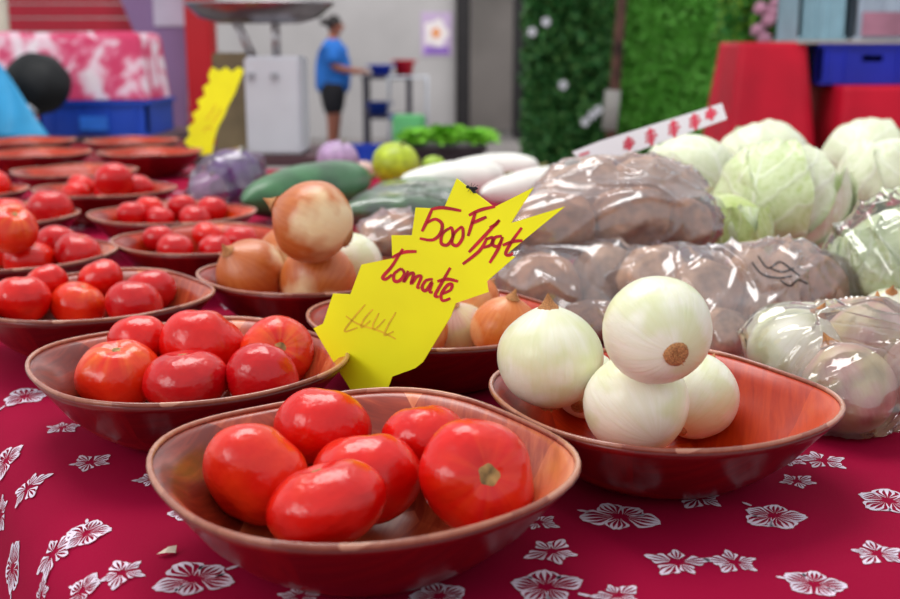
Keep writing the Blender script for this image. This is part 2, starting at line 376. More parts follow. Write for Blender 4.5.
def rest(b, x, y, R):                    # height at which a ball of radius R comes to rest in a bowl
    rho = math.hypot(x-b.c.x, y-b.c.y); best = -9
    for i in range(41):
        t = -1+i/20; rr = t*BR*b.k; d = rr-rho
        if abs(d) < R: best = max(best, b.c.z+zin(abs(t))*b.k+math.sqrt(R*R-d*d))
    for c, r2 in b.items:
        d2 = (x-c.x)**2+(y-c.y)**2; q = (R+r2)**2-d2
        if q > 0: best = max(best, c.z+math.sqrt(q))
    return best
def settle(b, px, py, R, first=False):
    d = ray(px, py); prev = None; hit = None
    D = math.hypot(b.c.x, b.c.y)
    for i in range(400):
        t = D-.17+.34*i/400; p = EYE+d*(t/d.y); g = p.z-rest(b, p.x, p.y, R)
        if prev is not None and prev > 0 >= g:
            hit = p
            if first: break
        prev = g
    if hit is None: 
        p = EYE+d*(D/d.y); p.z = rest(b, p.x, p.y, R); hit = p; print('SETTLE FAIL', px, py)
    b.items.append((hit, R)); return hit

# ------------------------------------------------------------ tomatoes
def tomato_mesh(seed, mat, ribs):
    r = random.Random(seed); ph = r.uniform(0, 6); off = Vector((seed*3.1, 1, 2)); sq = r.uniform(.8, .88); el = r.uniform(.94, 1.06)
    def fn(d):
        th = math.atan2(d.y, d.x); s = math.hypot(d.x, d.y); k = 1+ribs*s*(.35+.65*max(0, d.z))*math.cos(5*th+ph)+ribs*.5*s*math.cos(3*th+2*ph)
        k += .035*noise.noise(d*1.4+off)
        z = d.z*sq
        z -= .17*math.exp(-(s/.28)**2) if d.z > 0 else 0
        z += .05*math.exp(-(s/.2)**2) if d.z < 0 else 0
        return Vector((d.x*k*el, d.y*k/el, z*k))
    v, f = sph(40, 24, fn); return mesh('tomato_skin', v, f, mat)
TM = {'r': [tomato_mesh(i, M['tom'], .022+.012*(i % 3)) for i in range(4)], 'o': [tomato_mesh(10+i, M['tomo'], .02+.02*i) for i in range(2)], 'd': [tomato_mesh(20+i, M['tomd'], .015) for i in range(2)]}
def scar_mesh():
    v = []; f = []; n = 18; rr = [0, .06, .11, .15]; zz = [.012, .02, .016, .0]
    for j, (r, z) in enumerate(zip(rr, zz)):
        for k in range(n):
            a = 2*PI*k/n; q = r*(1+(.22*math.cos(5*a)+.1*math.sin(3*a) if j == 3 else 0)); v.append((q*math.cos(a), q*math.sin(a), z))
    for j in range(3):
        for k in range(n): f.append((j*n+k, (j+1)*n+k, (j+1)*n+(k+1) % n, j*n+(k+1) % n))
    return mesh('stem_scar', v, f, M['scar'])
SCAR = scar_mesh()
trng = random.Random(11)
def dirq(dx, dy, dz, spin=0):
    return Vector((dx, dy, dz)).to_track_quat('Z', 'Y') @ Quaternion((0, 0, 1), spin)
def tomato(b, px, py, wpx, label, kind='r', stem=None, group=None, first=False, scar=1.0, sq=1.0):
    R = .035
    for _ in range(3):
        p = settle(b, px, py, R*.90*(sq**.8), first); b.items.pop(); R = wpx/2/1100*(p-EYE).dot(FW)*1.03
    p = settle(b, px, py, R*.90*(sq**.8), first)
    i = trng.randrange(8); me = TM[kind][i % len(TM[kind])]
    if stem is None: a = trng.uniform(0, 6.28); k = trng.uniform(.05, .6); stem = (k*math.cos(a), abs(k*math.sin(a)), 1)
    o = ob('tomato', me, None, p, dirq(*stem, trng.uniform(0, 6)), (R, R, R*sq)); tag(o, label, 'tomato', group)
    if scar:
        zt = max(v.co.z for v in me.vertices if math.hypot(v.co.x, v.co.y) < .02)
        ob('stem_scar', SCAR, o, (0, 0, zt+.004), None, scar)
    return o

A = bowl(363, 454, -.2, 'b', 'nearest wooden bowl holding six big ripe tomatoes', k=1.04)
B = bowl(190, 356, -.12, 'b', 'wooden bowl of six tomatoes left of the large yellow price card', k=1.02)
C = bowl(91, 293, -.15, 'b', 'wooden tomato bowl directly behind the bowl left of the price card')
D_ = bowl(11, 252, .2, 'b', 'wooden bowl at left edge with an orange-green tomato on top')
E = bowl(-6, 214, .0, 'b', 'wooden bowl at left edge with one tomato perched on its right rim')
L_ = bowl(-46, 190, .2, 'o', 'wooden bowl mostly cut off at the left edge beside an empty orange one')
Fb = bowl(210, 238, .1, 'o', 'wooden tomato bowl just left of the topmost brown onion')
G = bowl(173, 212, .15, 'o', 'wooden bowl of small tomatoes behind the one beside the brown onions')
H = bowl(105, 188, .0, 'o', 'wooden bowl with one large tomato heaped above smaller ones')
I_ = bowl(75, 170, .1, 'o', 'nearest of the empty orange-lined bowls at the back left')
for px, py, l in ((38, 152, 'empty orange-lined bowl at left edge of the second back row'), (150, 151, 'empty dark red bowl in front of the leaning yellow card at back left'),
                  (28, 140, 'farthest empty bowl at the left, below the light blue cloth'), (132, 140, 'farthest empty bowl below the blue crate')):
    bowl(px, py, .3, 'o', l, 'empty bowls at the far end of the table')
Mb = bowl(311, 271, .05, 'o', 'wooden bowl heaped with brown onions behind the price card')
N = bowl(440, 315, -.2, 'o', 'wooden bowl of orange-brown onions right behind the price card')
O = bowl(661, 391, -.3, 'o', 'orange-lined wooden bowl holding large white onions')

g = 'tomatoes in the nearest bowl'
tomato(A, 323, 428, 94, 'tomato at the back left of the nearest bowl, smooth and red', 'r', (.2, .6, 1), g)
tomato(A, 425, 440, 86, 'ribbed tomato at the back right of the nearest bowl', 'r', (-.1, .3, 1), g)
tomato(A, 256, 474, 106, 'large tomato with yellow streaks at the left of the nearest bowl', 'o', (.5, .8, .55), g)
tomato(A, 366, 478, 110, 'tomato in the middle of the nearest bowl, dented on top', 'r', (-.1, .35, 1), g)
tomato(A, 478, 478, 116, 'tomato with brown stem scar facing the viewer in the nearest bowl', 'r', (.2, -.9, .42), g, scar=2.0)
tomato(A, 327, 504, 118, 'front most tomato in the nearest bowl, broad and flattened', 'r', (-.3, .15, 1), g, sq=.82)
g = 'tomatoes in the bowl left of the price card'
tomato(B, 140, 342, 62, 'small tomato at the back left of the bowl beside the price card', 'r', (0, .5, 1), g)
tomato(B, 203, 349, 84, 'large tomato at the back middle of the bowl beside the price card', 'r', (.3, .7, .8), g)
tomato(B, 277, 352, 72, 'orange tomato with tan scar facing the viewer, beside the price card', 'o', (.25, -.85, .4), g, scar=1.7)
tomato(B, 119, 375, 80, 'orange-red ribbed tomato at the left of the second bowl', 'o', (.05, -.25, 1), g)
tomato(B, 262, 378, 74, 'dark red tomato at the front right of the second bowl', 'd', (.3, .8, .7), g)
tomato(B, 186, 381, 86, 'dark red tomato at the front middle of the second bowl', 'd', (-.1, .1, 1), g, sq=.85)
g = 'tomatoes in the third bowl'
for px, py, wd, k, l in ((47, 282, 40, 'r', 'back left tomato of the third bowl'), (100, 279, 44, 'r', 'back middle tomato of the third bowl'), (150, 291, 50, 'd', 'right end tomato of the third bowl'),
                      (22, 299, 56, 'r', 'left end tomato of the third bowl'), (78, 305, 54, 'o', 'front middle tomato of the third bowl'), (134, 304, 56, 'd', 'front right tomato of the third bowl')):
    tomato(C, px, py, wd, l+', behind the second', k, None, g)
g = 'tomatoes in the left edge bowl'
for px, py, wd, k, l in ((58, 243, 40, 'd', 'small red tomato at the back of the left edge bowl'), (78, 253, 46, 'd', 'right most tomato in the left edge bowl'), (12, 250, 44, 'r', 'tomato under the orange-green one in the left edge bowl'),
                      (30, 262, 50, 'r', 'front tomato in the left edge bowl under the orange-green one')):
    tomato(D_, px, py, wd, l, k, None, g)
tomato(D_, 10, 228, 54, 'orange and green tomato heaped on top in the left edge bowl', 'o', (.5, -.4, .8), g, True)
tomato(E, 50, 209, 44, 'single large tomato on the rim of the small bowl at the left edge', 'd', (0, .3, 1), 'tomatoes in the far left bowls')
tomato(E, 8, 214, 40, 'tomato at the left edge beside the one on the bowl rim', 'r', None, 'tomatoes in the far left bowls')
tomato(L_, -8, 187, 36, 'tomato in the bowl cut off at the left edge', 'r', None, 'tomatoes in the far left bowls')
g = 'tomatoes left of the brown onions'
for px, py, wd, k, l in ((158, 238, 30, 'd', 'left back tomato in the bowl beside the brown onions'), (208, 236, 32, 'r', 'middle back tomato in the bowl beside the brown onions'), (240, 240, 34, 'd', 'right tomato in the bowl beside the brown onions'),
                      (175, 249, 36, 'd', 'left front tomato in the bowl beside the brown onions'), (216, 250, 36, 'd', 'front middle tomato in the bowl beside the brown onions')):
    tomato(Fb, px, py, wd, l, k, None, g)
g = 'small tomatoes in the bowl one row behind'
for px, py, wd, k, l in ((150, 208, 27, 'r', 'back left'), (182, 206, 27, 'd', 'back middle'), (212, 209, 30, 'd', 'right end'), (132, 214, 30, 'd', 'left end'), (160, 219, 29, 'd', 'front left'), (195, 219, 32, 'd', 'front right')):
    tomato(G, px, py, wd, l+' tomato of the small ones a row behind the brown onions', k, None, g, scar=0)
g = 'tomatoes in the bowl with one heaped on top'
for px, py, wd, k, l, fi in ((82, 186, 26, 'r', 'back left tomato under the heaped one in the far bowl', 0), (138, 188, 30, 'd', 'right tomato beside the heaped one in the far bowl', 0), (75, 194, 28, 'r', 'left front tomato in the far bowl with a heaped one', 0),
                      (110, 195, 32, 'd', 'front tomato below the heaped one in the far bowl', 0), (114, 180, 38, 'd', 'large red tomato heaped on top in the far bowl', 1)):
    tomato(H, px, py, wd, l, k, None, g, bool(fi), 0)

# ------------------------------------------------------------ onions
def onion_mesh(seed, mat, neck=.35, sq=.96):
    off = Vector((seed*2.3, 5, 1))
    def fn(d):
        s = math.hypot(d.x, d.y); k = 1+.03*noise.noise(d*1.3+off)
        z = d.z*sq
        if d.z > 0: z += neck*math.exp(-(s/.17)**2)*.6+.06*math.exp(-(s/.45)**2)
        return Vector((d.x*k, d.y*k, z*k))
    v, f = sph(40, 28, fn); return mesh('onion_skin', v, f, mat)
OM = {}
for k, mt in (('w', 'onw'), ('b', 'onb'), ('o', 'ono'), ('p', 'onp')): OM[k] = [onion_mesh(i, M[mt], .12 if k == 'w' else .2, .93+.03*i) for i in range(2)]
def neck_mesh():
    m = MB(); r = random.Random(3); prof = [(.22, -.08), (.13, .0), (.07, .08), (.035, .17), (.0, .23)]
    m.lathe(prof, 14)
    for v in m.v: v.x += .02*noise.noise(v*9)+max(0, v.z)*.25; v.y += .02*noise.noise(v*9+Vector((4, 4, 4)))
    return mesh('dry_neck', m.v, m.f, M['root'])
def root_mesh():
    m = MB(); m.lathe([(.20, -.03), (.185, .03), (.12, .055), (.0, .04)], 18)
    for v in m.v: v.z += .03*noise.noise(v*14); v.x *= 1+.12*noise.noise(v*7); v.y *= 1+.12*noise.noise(v*6+Vector((3, 1, 1)))
    r = random.Random(9)
    for i in range(34):
        a = r.uniform(0, 6.28); q = r.uniform(.02, .15); m.tube([(q*math.cos(a), q*math.sin(a), .02), (q*1.15*math.cos(a)+r.uniform(-.03, .03), q*1.15*math.sin(a)+r.uniform(-.03, .03), r.uniform(.06, .1))], [.014, .005], 5)
    return mesh('root_plate', m.v, m.f, M['root'])
NECK, ROOT = neck_mesh(), root_mesh()
def onion_at(p, R, label, kind='w', axis=(0, 0, 1), group=None, v=0, spin=0, cat='onion', root=True, face=None):
    if face: spin = max((i*.05 for i in range(126)), key=lambda a: (dirq(*axis, a) @ Vector((1, 0, 0))).dot(Vector(face)))
    me = OM[kind][v]; o = ob('onion', me, None, p, dirq(*axis, spin), R); tag(o, label, cat, group)
    ob('dry_neck', NECK, o, (0, 0, max(q.co.z for q in me.vertices)-.02)); root and ob('root_plate', ROOT, o, (0, 0, min(q.co.z for q in me.vertices)+.02), (PI, 0, 0), 1.2); return o
def onion(b, px, py, wpx, label, kind='w', axis=(0, 0, 1), group=None, first=False, v=0, spin=0, root=True, face=None):
    R = .04
    for _ in range(3): p = settle(b, px, py, R*.985, first); b.items.pop(); R = wpx/2/1100*(p-EYE).dot(FW)
    p = settle(b, px, py, R*.985, first); return onion_at(p, R, label, kind, axis, group, v, spin, root=root, face=face)
g = 'white onions in the orange-lined bowl'
onion(O, 586, 384, 70, 'white onion half hidden between the two front ones in the bowl', 'w', (.3, .8, .4), g, False, 1)
onion(O, 694, 396, 88, 'white onion at the right of the bowl, tucked under the top one', 'w', (.5, .6, .6), g, False, 1)
onion(O, 550, 358, 106, 'white onion with pointed brown tip at the left of the bowl', 'w', (-.05, .0, 1), g, False, 0)
onion(O, 636, 404, 106, 'white onion at the front of the bowl with a green-yellow flank', 'w', (-.3, .8, .5), g, False, 0, 2, False)
onion(O, 657, 330, 110, 'topmost white onion with brown root end facing the viewer', 'w', (-.18, .90, .20), g, True, 1, 1)
g = 'brown onions in the heaped bowl'
onion(Mb, 352, 263, 62, 'pale onion at the right of the heap of brown onions', 'w', (.5, .6, .4), g)
onion(Mb, 288, 256, 60, 'small tan onion at the back of the brown onion heap', 'b', (.2, .8, .5), g, False, 1, face=(1, -.2, .6))
onion(Mb, 250, 273, 70, 'dull brown onion at the left of the heap', 'b', (-.5, -.5, .7), g, False, 0, face=(.8, .3, .2))
onion(Mb, 318, 280, 76, 'glossy brown onion at the front of the heap', 'b', (.2, .8, .5), g, False, 1, face=(-.2, .6, -1))
onion(Mb, 313, 222, 84, 'large brown and cream onion crowning the heap', 'b', (-.9, .15, .4), g, True, 0, face=(.2, -.8, .2))
g = 'onions behind the price card'
onion(N, 459, 335, 68, 'pale pink onion just right of the price card', 'p', (-.2, -.3, 1), g)
onion(N, 505, 330, 70, 'orange onion beside the pointed white onion', 'o', (.2, -.2, 1), g)
onion(N, 415, 330, 66, 'orange onion hidden behind the middle of the price card', 'o', (.2, .4, 1), g, False, 1)
onion(N, 474, 300, 60, 'deep orange onion at the back behind the lower points of the price card', 'o', (.6, .5, .5), g, False, 1)

# ------------------------------------------------------------ price cards
def card_frame(px, py, Y, yaw, lean):
    o = at(px, py, Y); n = (Matrix.Rotation(yaw, 3, 'Z') @ Vector((0, -math.cos(lean), math.sin(lean)))).normalized()
    def hit(x, y, h=0):
        d = ray(x, y); t = (o-EYE).dot(n)/d.dot(n); return EYE+d*t+n*h
    return o, n, hit
def ribbon(m, pts, w, hit, h, thick=.0002):
    pts = [Vector(p) for p in pts]
    L = []; R_ = []
    for i, p in enumerate(pts):
        t = (pts[min(i+1, len(pts)-1)]-pts[max(i-1, 0)]); t = t.normalized() if t.length else Vector((1, 0)); n = Vector((-t.y, t.x)); ww = w*(.7+.3*math.sin(PI*(i+.5)/len(pts)))
        L.append(hit(*(p+n*ww/2), h)); R_.append(hit(*(p-n*ww/2), h))
    k = len(pts); m.add(L+R_, [(i, i+1, k+i+1, k+i) for i in range(k-1)])
def smooth(pts, n=5):                    # catmull-rom
    pts = [Vector(p) for p in pts]; out = []
    if len(pts) < 3: return pts
    for i in range(len(pts)-1):
        p0 = pts[max(i-1, 0)]; p1 = pts[i]; p2 = pts[i+1]; p3 = pts[min(i+2, len(pts)-1)]
        for k in range(n):
            t = k/n; out.append(.5*((2*p1)+(p2-p0)*t+(2*p0-5*p1+4*p2-p3)*t*t+(3*p1-p0-3*p2+p3)*t**3))
    return out+[pts[-1]]
zc = lambda x, y: (300+x/2.604, 170+y/2.604)
o0, n0, hit0 = card_frame(400, 300, .886, -.42, .08)
outl = [(408,22),(505,97),(608,45),(549,138),(690,95),(534,222),(560,226),(486,290),(490,318),(405,347),(392,382),(320,500),(300,516),(240,538),(228,570),(190,690),(150,600),(105,530),(35,412),(60,400),(86,322),(131,324),(160,246),(240,230),(238,170),(291,170),(301,98),(374,101)]
card = MB().prism([hit0(*zc(*p), 0) for p in outl], n0*-.0012).build('price_card', M['yel']); tag(card, 'large yellow starburst price card with red handwriting', 'price card')
T1 = [[(345,100),(330,135),(318,160)],[(345,102),(372,98),(420,106)],[(330,138),(352,128),(370,140),(366,165),(345,182),(312,178)],
      [(392,150),(372,165),(368,190),(384,195),(398,175),(396,152),(390,150)],[(420,148),(402,165),(396,190),(410,196),(424,176),(424,152),(418,148)],
      [(458,108),(448,140),(438,172)],[(440,118),(470,104),(508,95)],[(446,140),(468,130),(486,122)],
      [(520,130),(482,170),(440,214)],[(494,150),(508,143),(520,130)],
      [(488,176),(468,210),(424,245)],[(486,180),(502,176),(498,194),(478,202)],
      [(526,172),(508,176),(502,194),(516,198),(528,176)],[(528,174),(516,206),(494,242)],
      [(578,150),(552,186),(536,216),(545,222),(556,216)],[(528,196),(556,186),(580,184)]]
T2 = [[(268,205),(240,250),(216,278),(224,284),(240,272)],[(240,228),(270,214),(304,212)],[(264,256),(246,270),(246,288),(260,288),(272,270),(264,256)],
      [(282,262),(270,292),(284,272),(296,270),(290,296),(304,278),(316,278),(306,304),(312,306)],[(346,284),(328,288),(318,306),(328,314),(344,292),(338,316),(346,318)],
      [(392,254),(368,296),(352,326),(362,330)],[(358,290),(384,284),(412,290)],[(372,322),(392,312),(396,298),(384,300),(368,324),(372,340),(392,334)]]
T3 = [[(170,350),(140,385),(116,420),(150,410)],[(190,362),(166,390),(160,410),(184,392)],[(206,372),(190,404),(196,414),(222,388)],[(250,370),(230,404),(220,430),(244,420)],[(120,380),(150,400),(210,420),(250,440)]]
m = MB()
for s in T1: ribbon(m, [zc(*p) for p in smooth(s)], 3.5, hit0, .0004)
for s in T2: ribbon(m, [zc(*p) for p in smooth(s)], 3.5, hit0, .0004)
m.build('handwriting', M['red_ink'], card)['label'] = 'red handwriting reading 500F 1pqt tomate'
m = MB()
for s in T3: ribbon(m, [zc(*p) for p in smooth(s)], 1.9, hit0, .0003)
m.build('faded_handwriting', M['faded_ink'], card)['label'] = 'faint faded orange handwriting'
# fly
fp = hit0(473, 188.5, .0012)
fly = empty('fly', fp); tag(fly, 'tiny black fly sitting near the tip of the price card', 'fly')
ux = Vector((1, 0, 0)); fr = Matrix((ux, n0.cross(ux)*-1, n0)).transposed().to_4x4()
mm = fr @ Matrix.Rotation(.4, 4, 'Z')
v, f = sph(12, 8, lambda d: mm @ Vector((d.x*.0034, d.y*.0016, d.z*.0014+.0006))); ob('body', mesh('body', v, f, M['black']), fly)
v, f = sph(10, 6, lambda d: mm @ Vector((d.x*.0013-.0038, d.y*.0015, d.z*.0013+.0007))); ob('head', mesh('head', v, f, M['black']), fly)
for s in (-1, 1):
    MB().prism([mm @ Vector(p) for p in ((-.001, s*.0008, .0022), (.003, s*.003, .0022), (.0052, s*.002, .0022), (.004, s*.0006, .0022))], n0*.0001).build('wing', M['ink'], fly)
    for k in (-1, 0, 1): MB().tube([mm @ Vector((k*.0012, s*.001, .0004)), mm @ Vector((k*.002, s*.003, .0006)), mm @ Vector((k*.0026, s*.0042, -.0010))], .0002, 4).build('leg', M['black'], fly)
# leaning yellow card at the back
o1, n1, hit1 = card_frame(212, 110, 3.02, -.1, .1)
out2 = [(212,67),(219,71),(226,67),(232,72),(238,67),(244,70),(239,82),(235,93),(228,106),(224,116),(218,127),(214,140),(212,154),(202,155),(192,150),(184,142),(190,134),(187,128),(195,121),(192,114),(200,108),(197,101),(205,95),(203,87),(210,82),(208,75)]
q = MB().prism([hit1(*p) for p in out2], n1*-.003).build('yellow_card', M['yel']); tag(q, 'leaning yellow card with zigzag edge at the back beside the scale', 'price card')
m = MB()
for s in ([(206,120),(212,112),(216,104)],[(212,124),(217,116),(222,108)],[(203,132),(208,127),(214,130)]): ribbon(m, smooth(s), 1.4, hit1, .0006)
m.build('handwriting', M['faded_ink'], q)
# white and red label lying on the cabbages
o2, n2, hit2 = card_frame(645, 138, 1.66, .0, .45)
q = MB().prism([hit2(*p) for p in ((572,152),(600,141),(722,103),(727,119),(640,150),(604,160),(580,160))], n2*-.0015).build('label_strip', plain('white_card', (232, 226, 230), .6, var=.03)); tag(q, 'long white card strip with red printing leaning on the cabbages', 'sign')
for cxp, cyp, hh in ((628,144,9),(650,137,12),(673,129,12),(694,122,11),(710,114,8),(584,155,5)):
    m = MB()
    for k in range(3 if hh > 6 else 1):
        y0 = cyp-hh/2+k*hh/3
        m.add([hit2(*p, .0006) for p in ((cxp-5, y0+2), (cxp+5+(k % 2)*2, y0-1.5), (cxp+5.5+(k % 2)*2, y0+.9), (cxp-4.5, y0+4.3))], [(0, 1, 2, 3)])
    if hh > 6: m.add([hit2(*p, .0007) for p in ((cxp-2, cyp-hh/2-2), (cxp+1.5, cyp-hh/2-3), (cxp+3.5, cyp+hh/2+2), (cxp, cyp+hh/2+3))], [(0, 1, 2, 3)])
    m.build('printed_character', plain('red_print', (214, 60, 84), .6), q)
# flake of skin
fk = MB(); p = on(167, 552, TABLE+.002)
fk.v = [p+Vector(c) for c in ((-.006,-.003,0),(0,-.0045,.0016),(.006,-.002,.0005),(.005,.006,.002),(.001,.002,.003))]; fk.f = [(0,1,4),(1,2,4),(2,3,4),(3,0,4)]
tag(fk.build('skin_flake', plain('dry_skin', (224, 206, 186), .7), None), 'small pale flake of dry onion skin on the cloth', 'onion skin')

# ------------------------------------------------------------ tubers, bags
def tuber_mesh(seed, mat):
    off = Vector((seed*1.7, 3, 9))
    def fn(d):
        k = 1+.12*noise.noise(d*1.5+off)+.03*noise.noise(d*5+off); return Vector((d.x*k, d.y*k, d.z*k))
    v, f = sph(28, 18, fn); return mesh('tuber_skin', v, f, mat)
TU = [tuber_mesh(i, M['tuber'] if i % 2 else M['tuber2']) for i in range(6)]
def tuber(px, py, Y, rx, ry, rz, roll, i, label, group, yaw=0):
    """half sizes in metres: rx across, ry deep, rz high"""
    p = at(px, py, Y); o = ob('taro_tuber', TU[i % 6], None, p, (0, -roll, yaw), (rx, ry, rz)); return tag(o, label, 'taro', group)
dg = bpy.context.evaluated_depsgraph_get
FA = [Vector((.85, .1, .5)).normalized(), Vector((-.5, .3, .81)).normalized(), Vector((.2, .95, -.2)).normalized()]
def film_bag(name, items, label, extra=(), mat='film', amp=.005, freq=34, zmin=TABLE+.002, seed=0, pull=.5, cat='bag', marg=.003, parts=None):
    bpy.context.view_layer.update()
    pts = []; iv = []; jf = []
    for o in items:
        mw = o.matrix_world; n = len(iv); iv += [mw @ v.co for v in o.data.vertices]; jf += [tuple(i+n for i in p.vertices) for p in o.data.polygons]
    extra = [Vector(e) for e in extra]
    bm = bmesh.new()
    for p in iv+extra: bm.verts.new(p)
    bmesh.ops.convex_hull(bm, input=bm.verts[:]); hull = BVHTree.FromBMesh(bm)
    bm.free(); itree = BVHTree.FromPolygons(iv, jf)
    c = sum(iv, Vector())/len(iv); off = Vector((seed*7.7, seed*3.1, 1))
    bm = bmesh.new(); bmesh.ops.create_icosphere(bm, subdivisions=6, radius=1)
    for v in bm.verts:
        d = v.co.normalized(); h = hull.ray_cast(c, d)[3]; h = h if h else .05
        ih = itree.ray_cast(c+d*(h+.3), -d); r = h+marg
        if ih[0] is not None:
            ri = (h+.3)-ih[3]; r = h-pull*min(max(0, h-ri), .03)+marg
        p = c+d*r; e1 = p.dot(FA[seed % 3]); e2 = p.dot(FA[(seed+1) % 3]); e3 = p.dot(FA[(seed+2) % 3])
        q = Vector((e1*freq, e2*freq*.22, e3*freq*.3))+off; q2 = Vector((e2*freq*1.1, e1*freq*.2, e3*freq*.25))+off*2
        w = 1-abs(noise.noise(q))*3.0; w2 = 1-abs(noise.noise(q2))*3.4
        r += amp*(max(0, w)**2*1.1+.9*max(0, w2)**2+.4*noise.noise(p*14+off))
        v.co = c+d*r
        if v.co.z < zmin: v.co.z = zmin
    me = bpy.data.meshes.new('film'); bm.to_mesh(me); bm.free(); me.materials.append(M[mat]); me.polygons.foreach_set('use_smooth', [True]*len(me.polygons))
    root = ob(name, me); tag(root, label, cat); return root, c
g = 'taro in the upper bag'
ub = [tuber(552, 226, 1.33, .056, .042, .042, .15, 0, 'brown taro at the left of the upper plastic bag, behind the card points', g),
      tuber(630, 218, 1.34, .050, .042, .040, .1, 2, 'brown taro in the middle of the upper plastic bag', g),
      tuber(685, 226, 1.36, .034, .04, .036, -.25, 4, 'brown taro at the right end of the upper plastic bag', g),
      tuber(582, 192, 1.43, .060, .04, .038, .3, 1, 'taro at the back of the upper bag above the left one', g),
      tuber(655, 186, 1.44, .062, .042, .034, -.2, 3, 'taro at the top of the upper bag under shiny film', g)]
film_bag('plastic_bag', ub, 'upper clear plastic bag of taro lying on the other bags', [at(505, 235, 1.33), at(712, 215, 1.38), at(606, 160, 1.42)], zmin=.9, seed=1, amp=.007, pull=.18)
g = 'taro in the lower left bag'
lb = [tuber(545, 292, 1.25, .044, .042, .046, .2, 0, 'taro in the lower bag right behind the pointed white onion', g),
      tuber(603, 284, 1.28, .040, .042, .050, -.2, 1, 'taro in the lower bag left of the topmost white onion', g),
      tuber(512, 288, 1.33, .035, .04, .05, 0, 5, 'taro at the left end of the lower bag beside the card', g),
      tuber(590, 322, 1.20, .035, .03, .026, .1, 2, 'taro at the bottom of the lower bag behind the white onions', g)]
film_bag('plastic_bag', lb, 'clear plastic bag of taro between the price card and top white onion', [at(495, 300, 1.28), at(626, 262, 1.30)], seed=2, amp=.006, pull=.18)
g = 'taro in the marked bag'
rb = [tuber(704, 296, 1.19, .040, .036, .040, .1, 3, 'pale taro at the left of the bag with black marker lines', g),
      tuber(720, 334, 1.12, .030, .030, .028, -.1, 1, 'taro at the lower front of the bag with black marker lines', g),
      tuber(752, 290, 1.25, .032, .036, .050, .1, 5, 'taro in the middle of the bag with black marker lines', g),
      tuber(762, 322, 1.17, .022, .024, .032, .1, 1, 'small narrow taro low in the bag with black marker lines', g),
      tuber(790, 290, 1.24, .034, .036, .052, -.1, 3, 'taro right of centre in the bag with black marker lines', g),
      tuber(821, 292, 1.22, .030, .036, .044, .15, 0, 'dark taro at the right end of the bag with black marker lines', g),
      tuber(655, 282, 1.22, .042, .04, .042, .3, 1, 'taro behind the topmost white onion', g)]
bagr, bc = film_bag('plastic_bag', rb, 'large clear plastic bag of taro with black marker lines', [at(622, 262, 1.22), at(848, 300, 1.22), at(700, 350, 1.1), at(775, 250, 1.25)], seed=3, amp=.007, pull=.18)
# marker lines follow the film
tree = BVHTree.FromPolygons([v.co for v in bagr.data.vertices], [tuple(p.vertices) for p in bagr.data.polygons])
def on_film(x, y, h=0):
    d = ray(x, y).normalized(); r = tree.ray_cast(EYE, d); return (r[0]-d*(.0008+h)) if r[0] else at(x, y, 1.05)
m = MB()
for s in ([(752,262),(762,274),(778,278),(792,276)],[(758,256),(768,268),(780,262),(792,270),(800,276)],[(780,280),(790,286),(798,280),(808,284)],[(770,268),(782,272),(794,268)]): ribbon(m, smooth(s), 2.0, on_film, 0)
m.build('marker_lines', M['ink'], bagr)
# onions in film at the right
g = 'onions in the bag at the right'
def on_bag(px, py, Y, R, label, k, ax, v=0): return onion_at(at(px, py, Y), R, label, k, ax, g, v)
ob_ = [on_bag(795, 354, .985, .044, 'yellowish onion at the back of the bag right of the orange bowl', 'w', (.4, -.2, 1)), on_bag(848, 390, .90, .040, 'pale pink onion at the front of the bag at right edge', 'p', (-.4, .3, 1), 1),
       on_bag(868, 344, 1.0, .040, 'pinkish onion at the back of the bag at right edge', 'p', (.3, .4, 1)), on_bag(928, 376, .95, .041, 'pinkish onion half outside the right edge in the bag', 'p', (.1, -.5, 1), 1)]
film_bag('plastic_bag', ob_, 'clear plastic bag of pale onions at the right edge beside the orange bowl', [at(925, 345, 1.0), at(752, 362, .99), at(872, 440, .88)], 'film2', seed=4, amp=.006, pull=.18)
onion_at(at(890, 317, 1.165), .034, 'single pale onion with purple top at right edge above the bag', 'w', (-.2, -.4, 1))
q = tuber(392, 238, 1.42, .045, .045, .032, .2, 2, 'brown taro between the brown onions and the price card', None)
film_bag('plastic_bag', [q], 'plastic film around the taro left of the price card', [at(420, 212, 1.45), at(430, 250, 1.42)], seed=6, amp=.005)

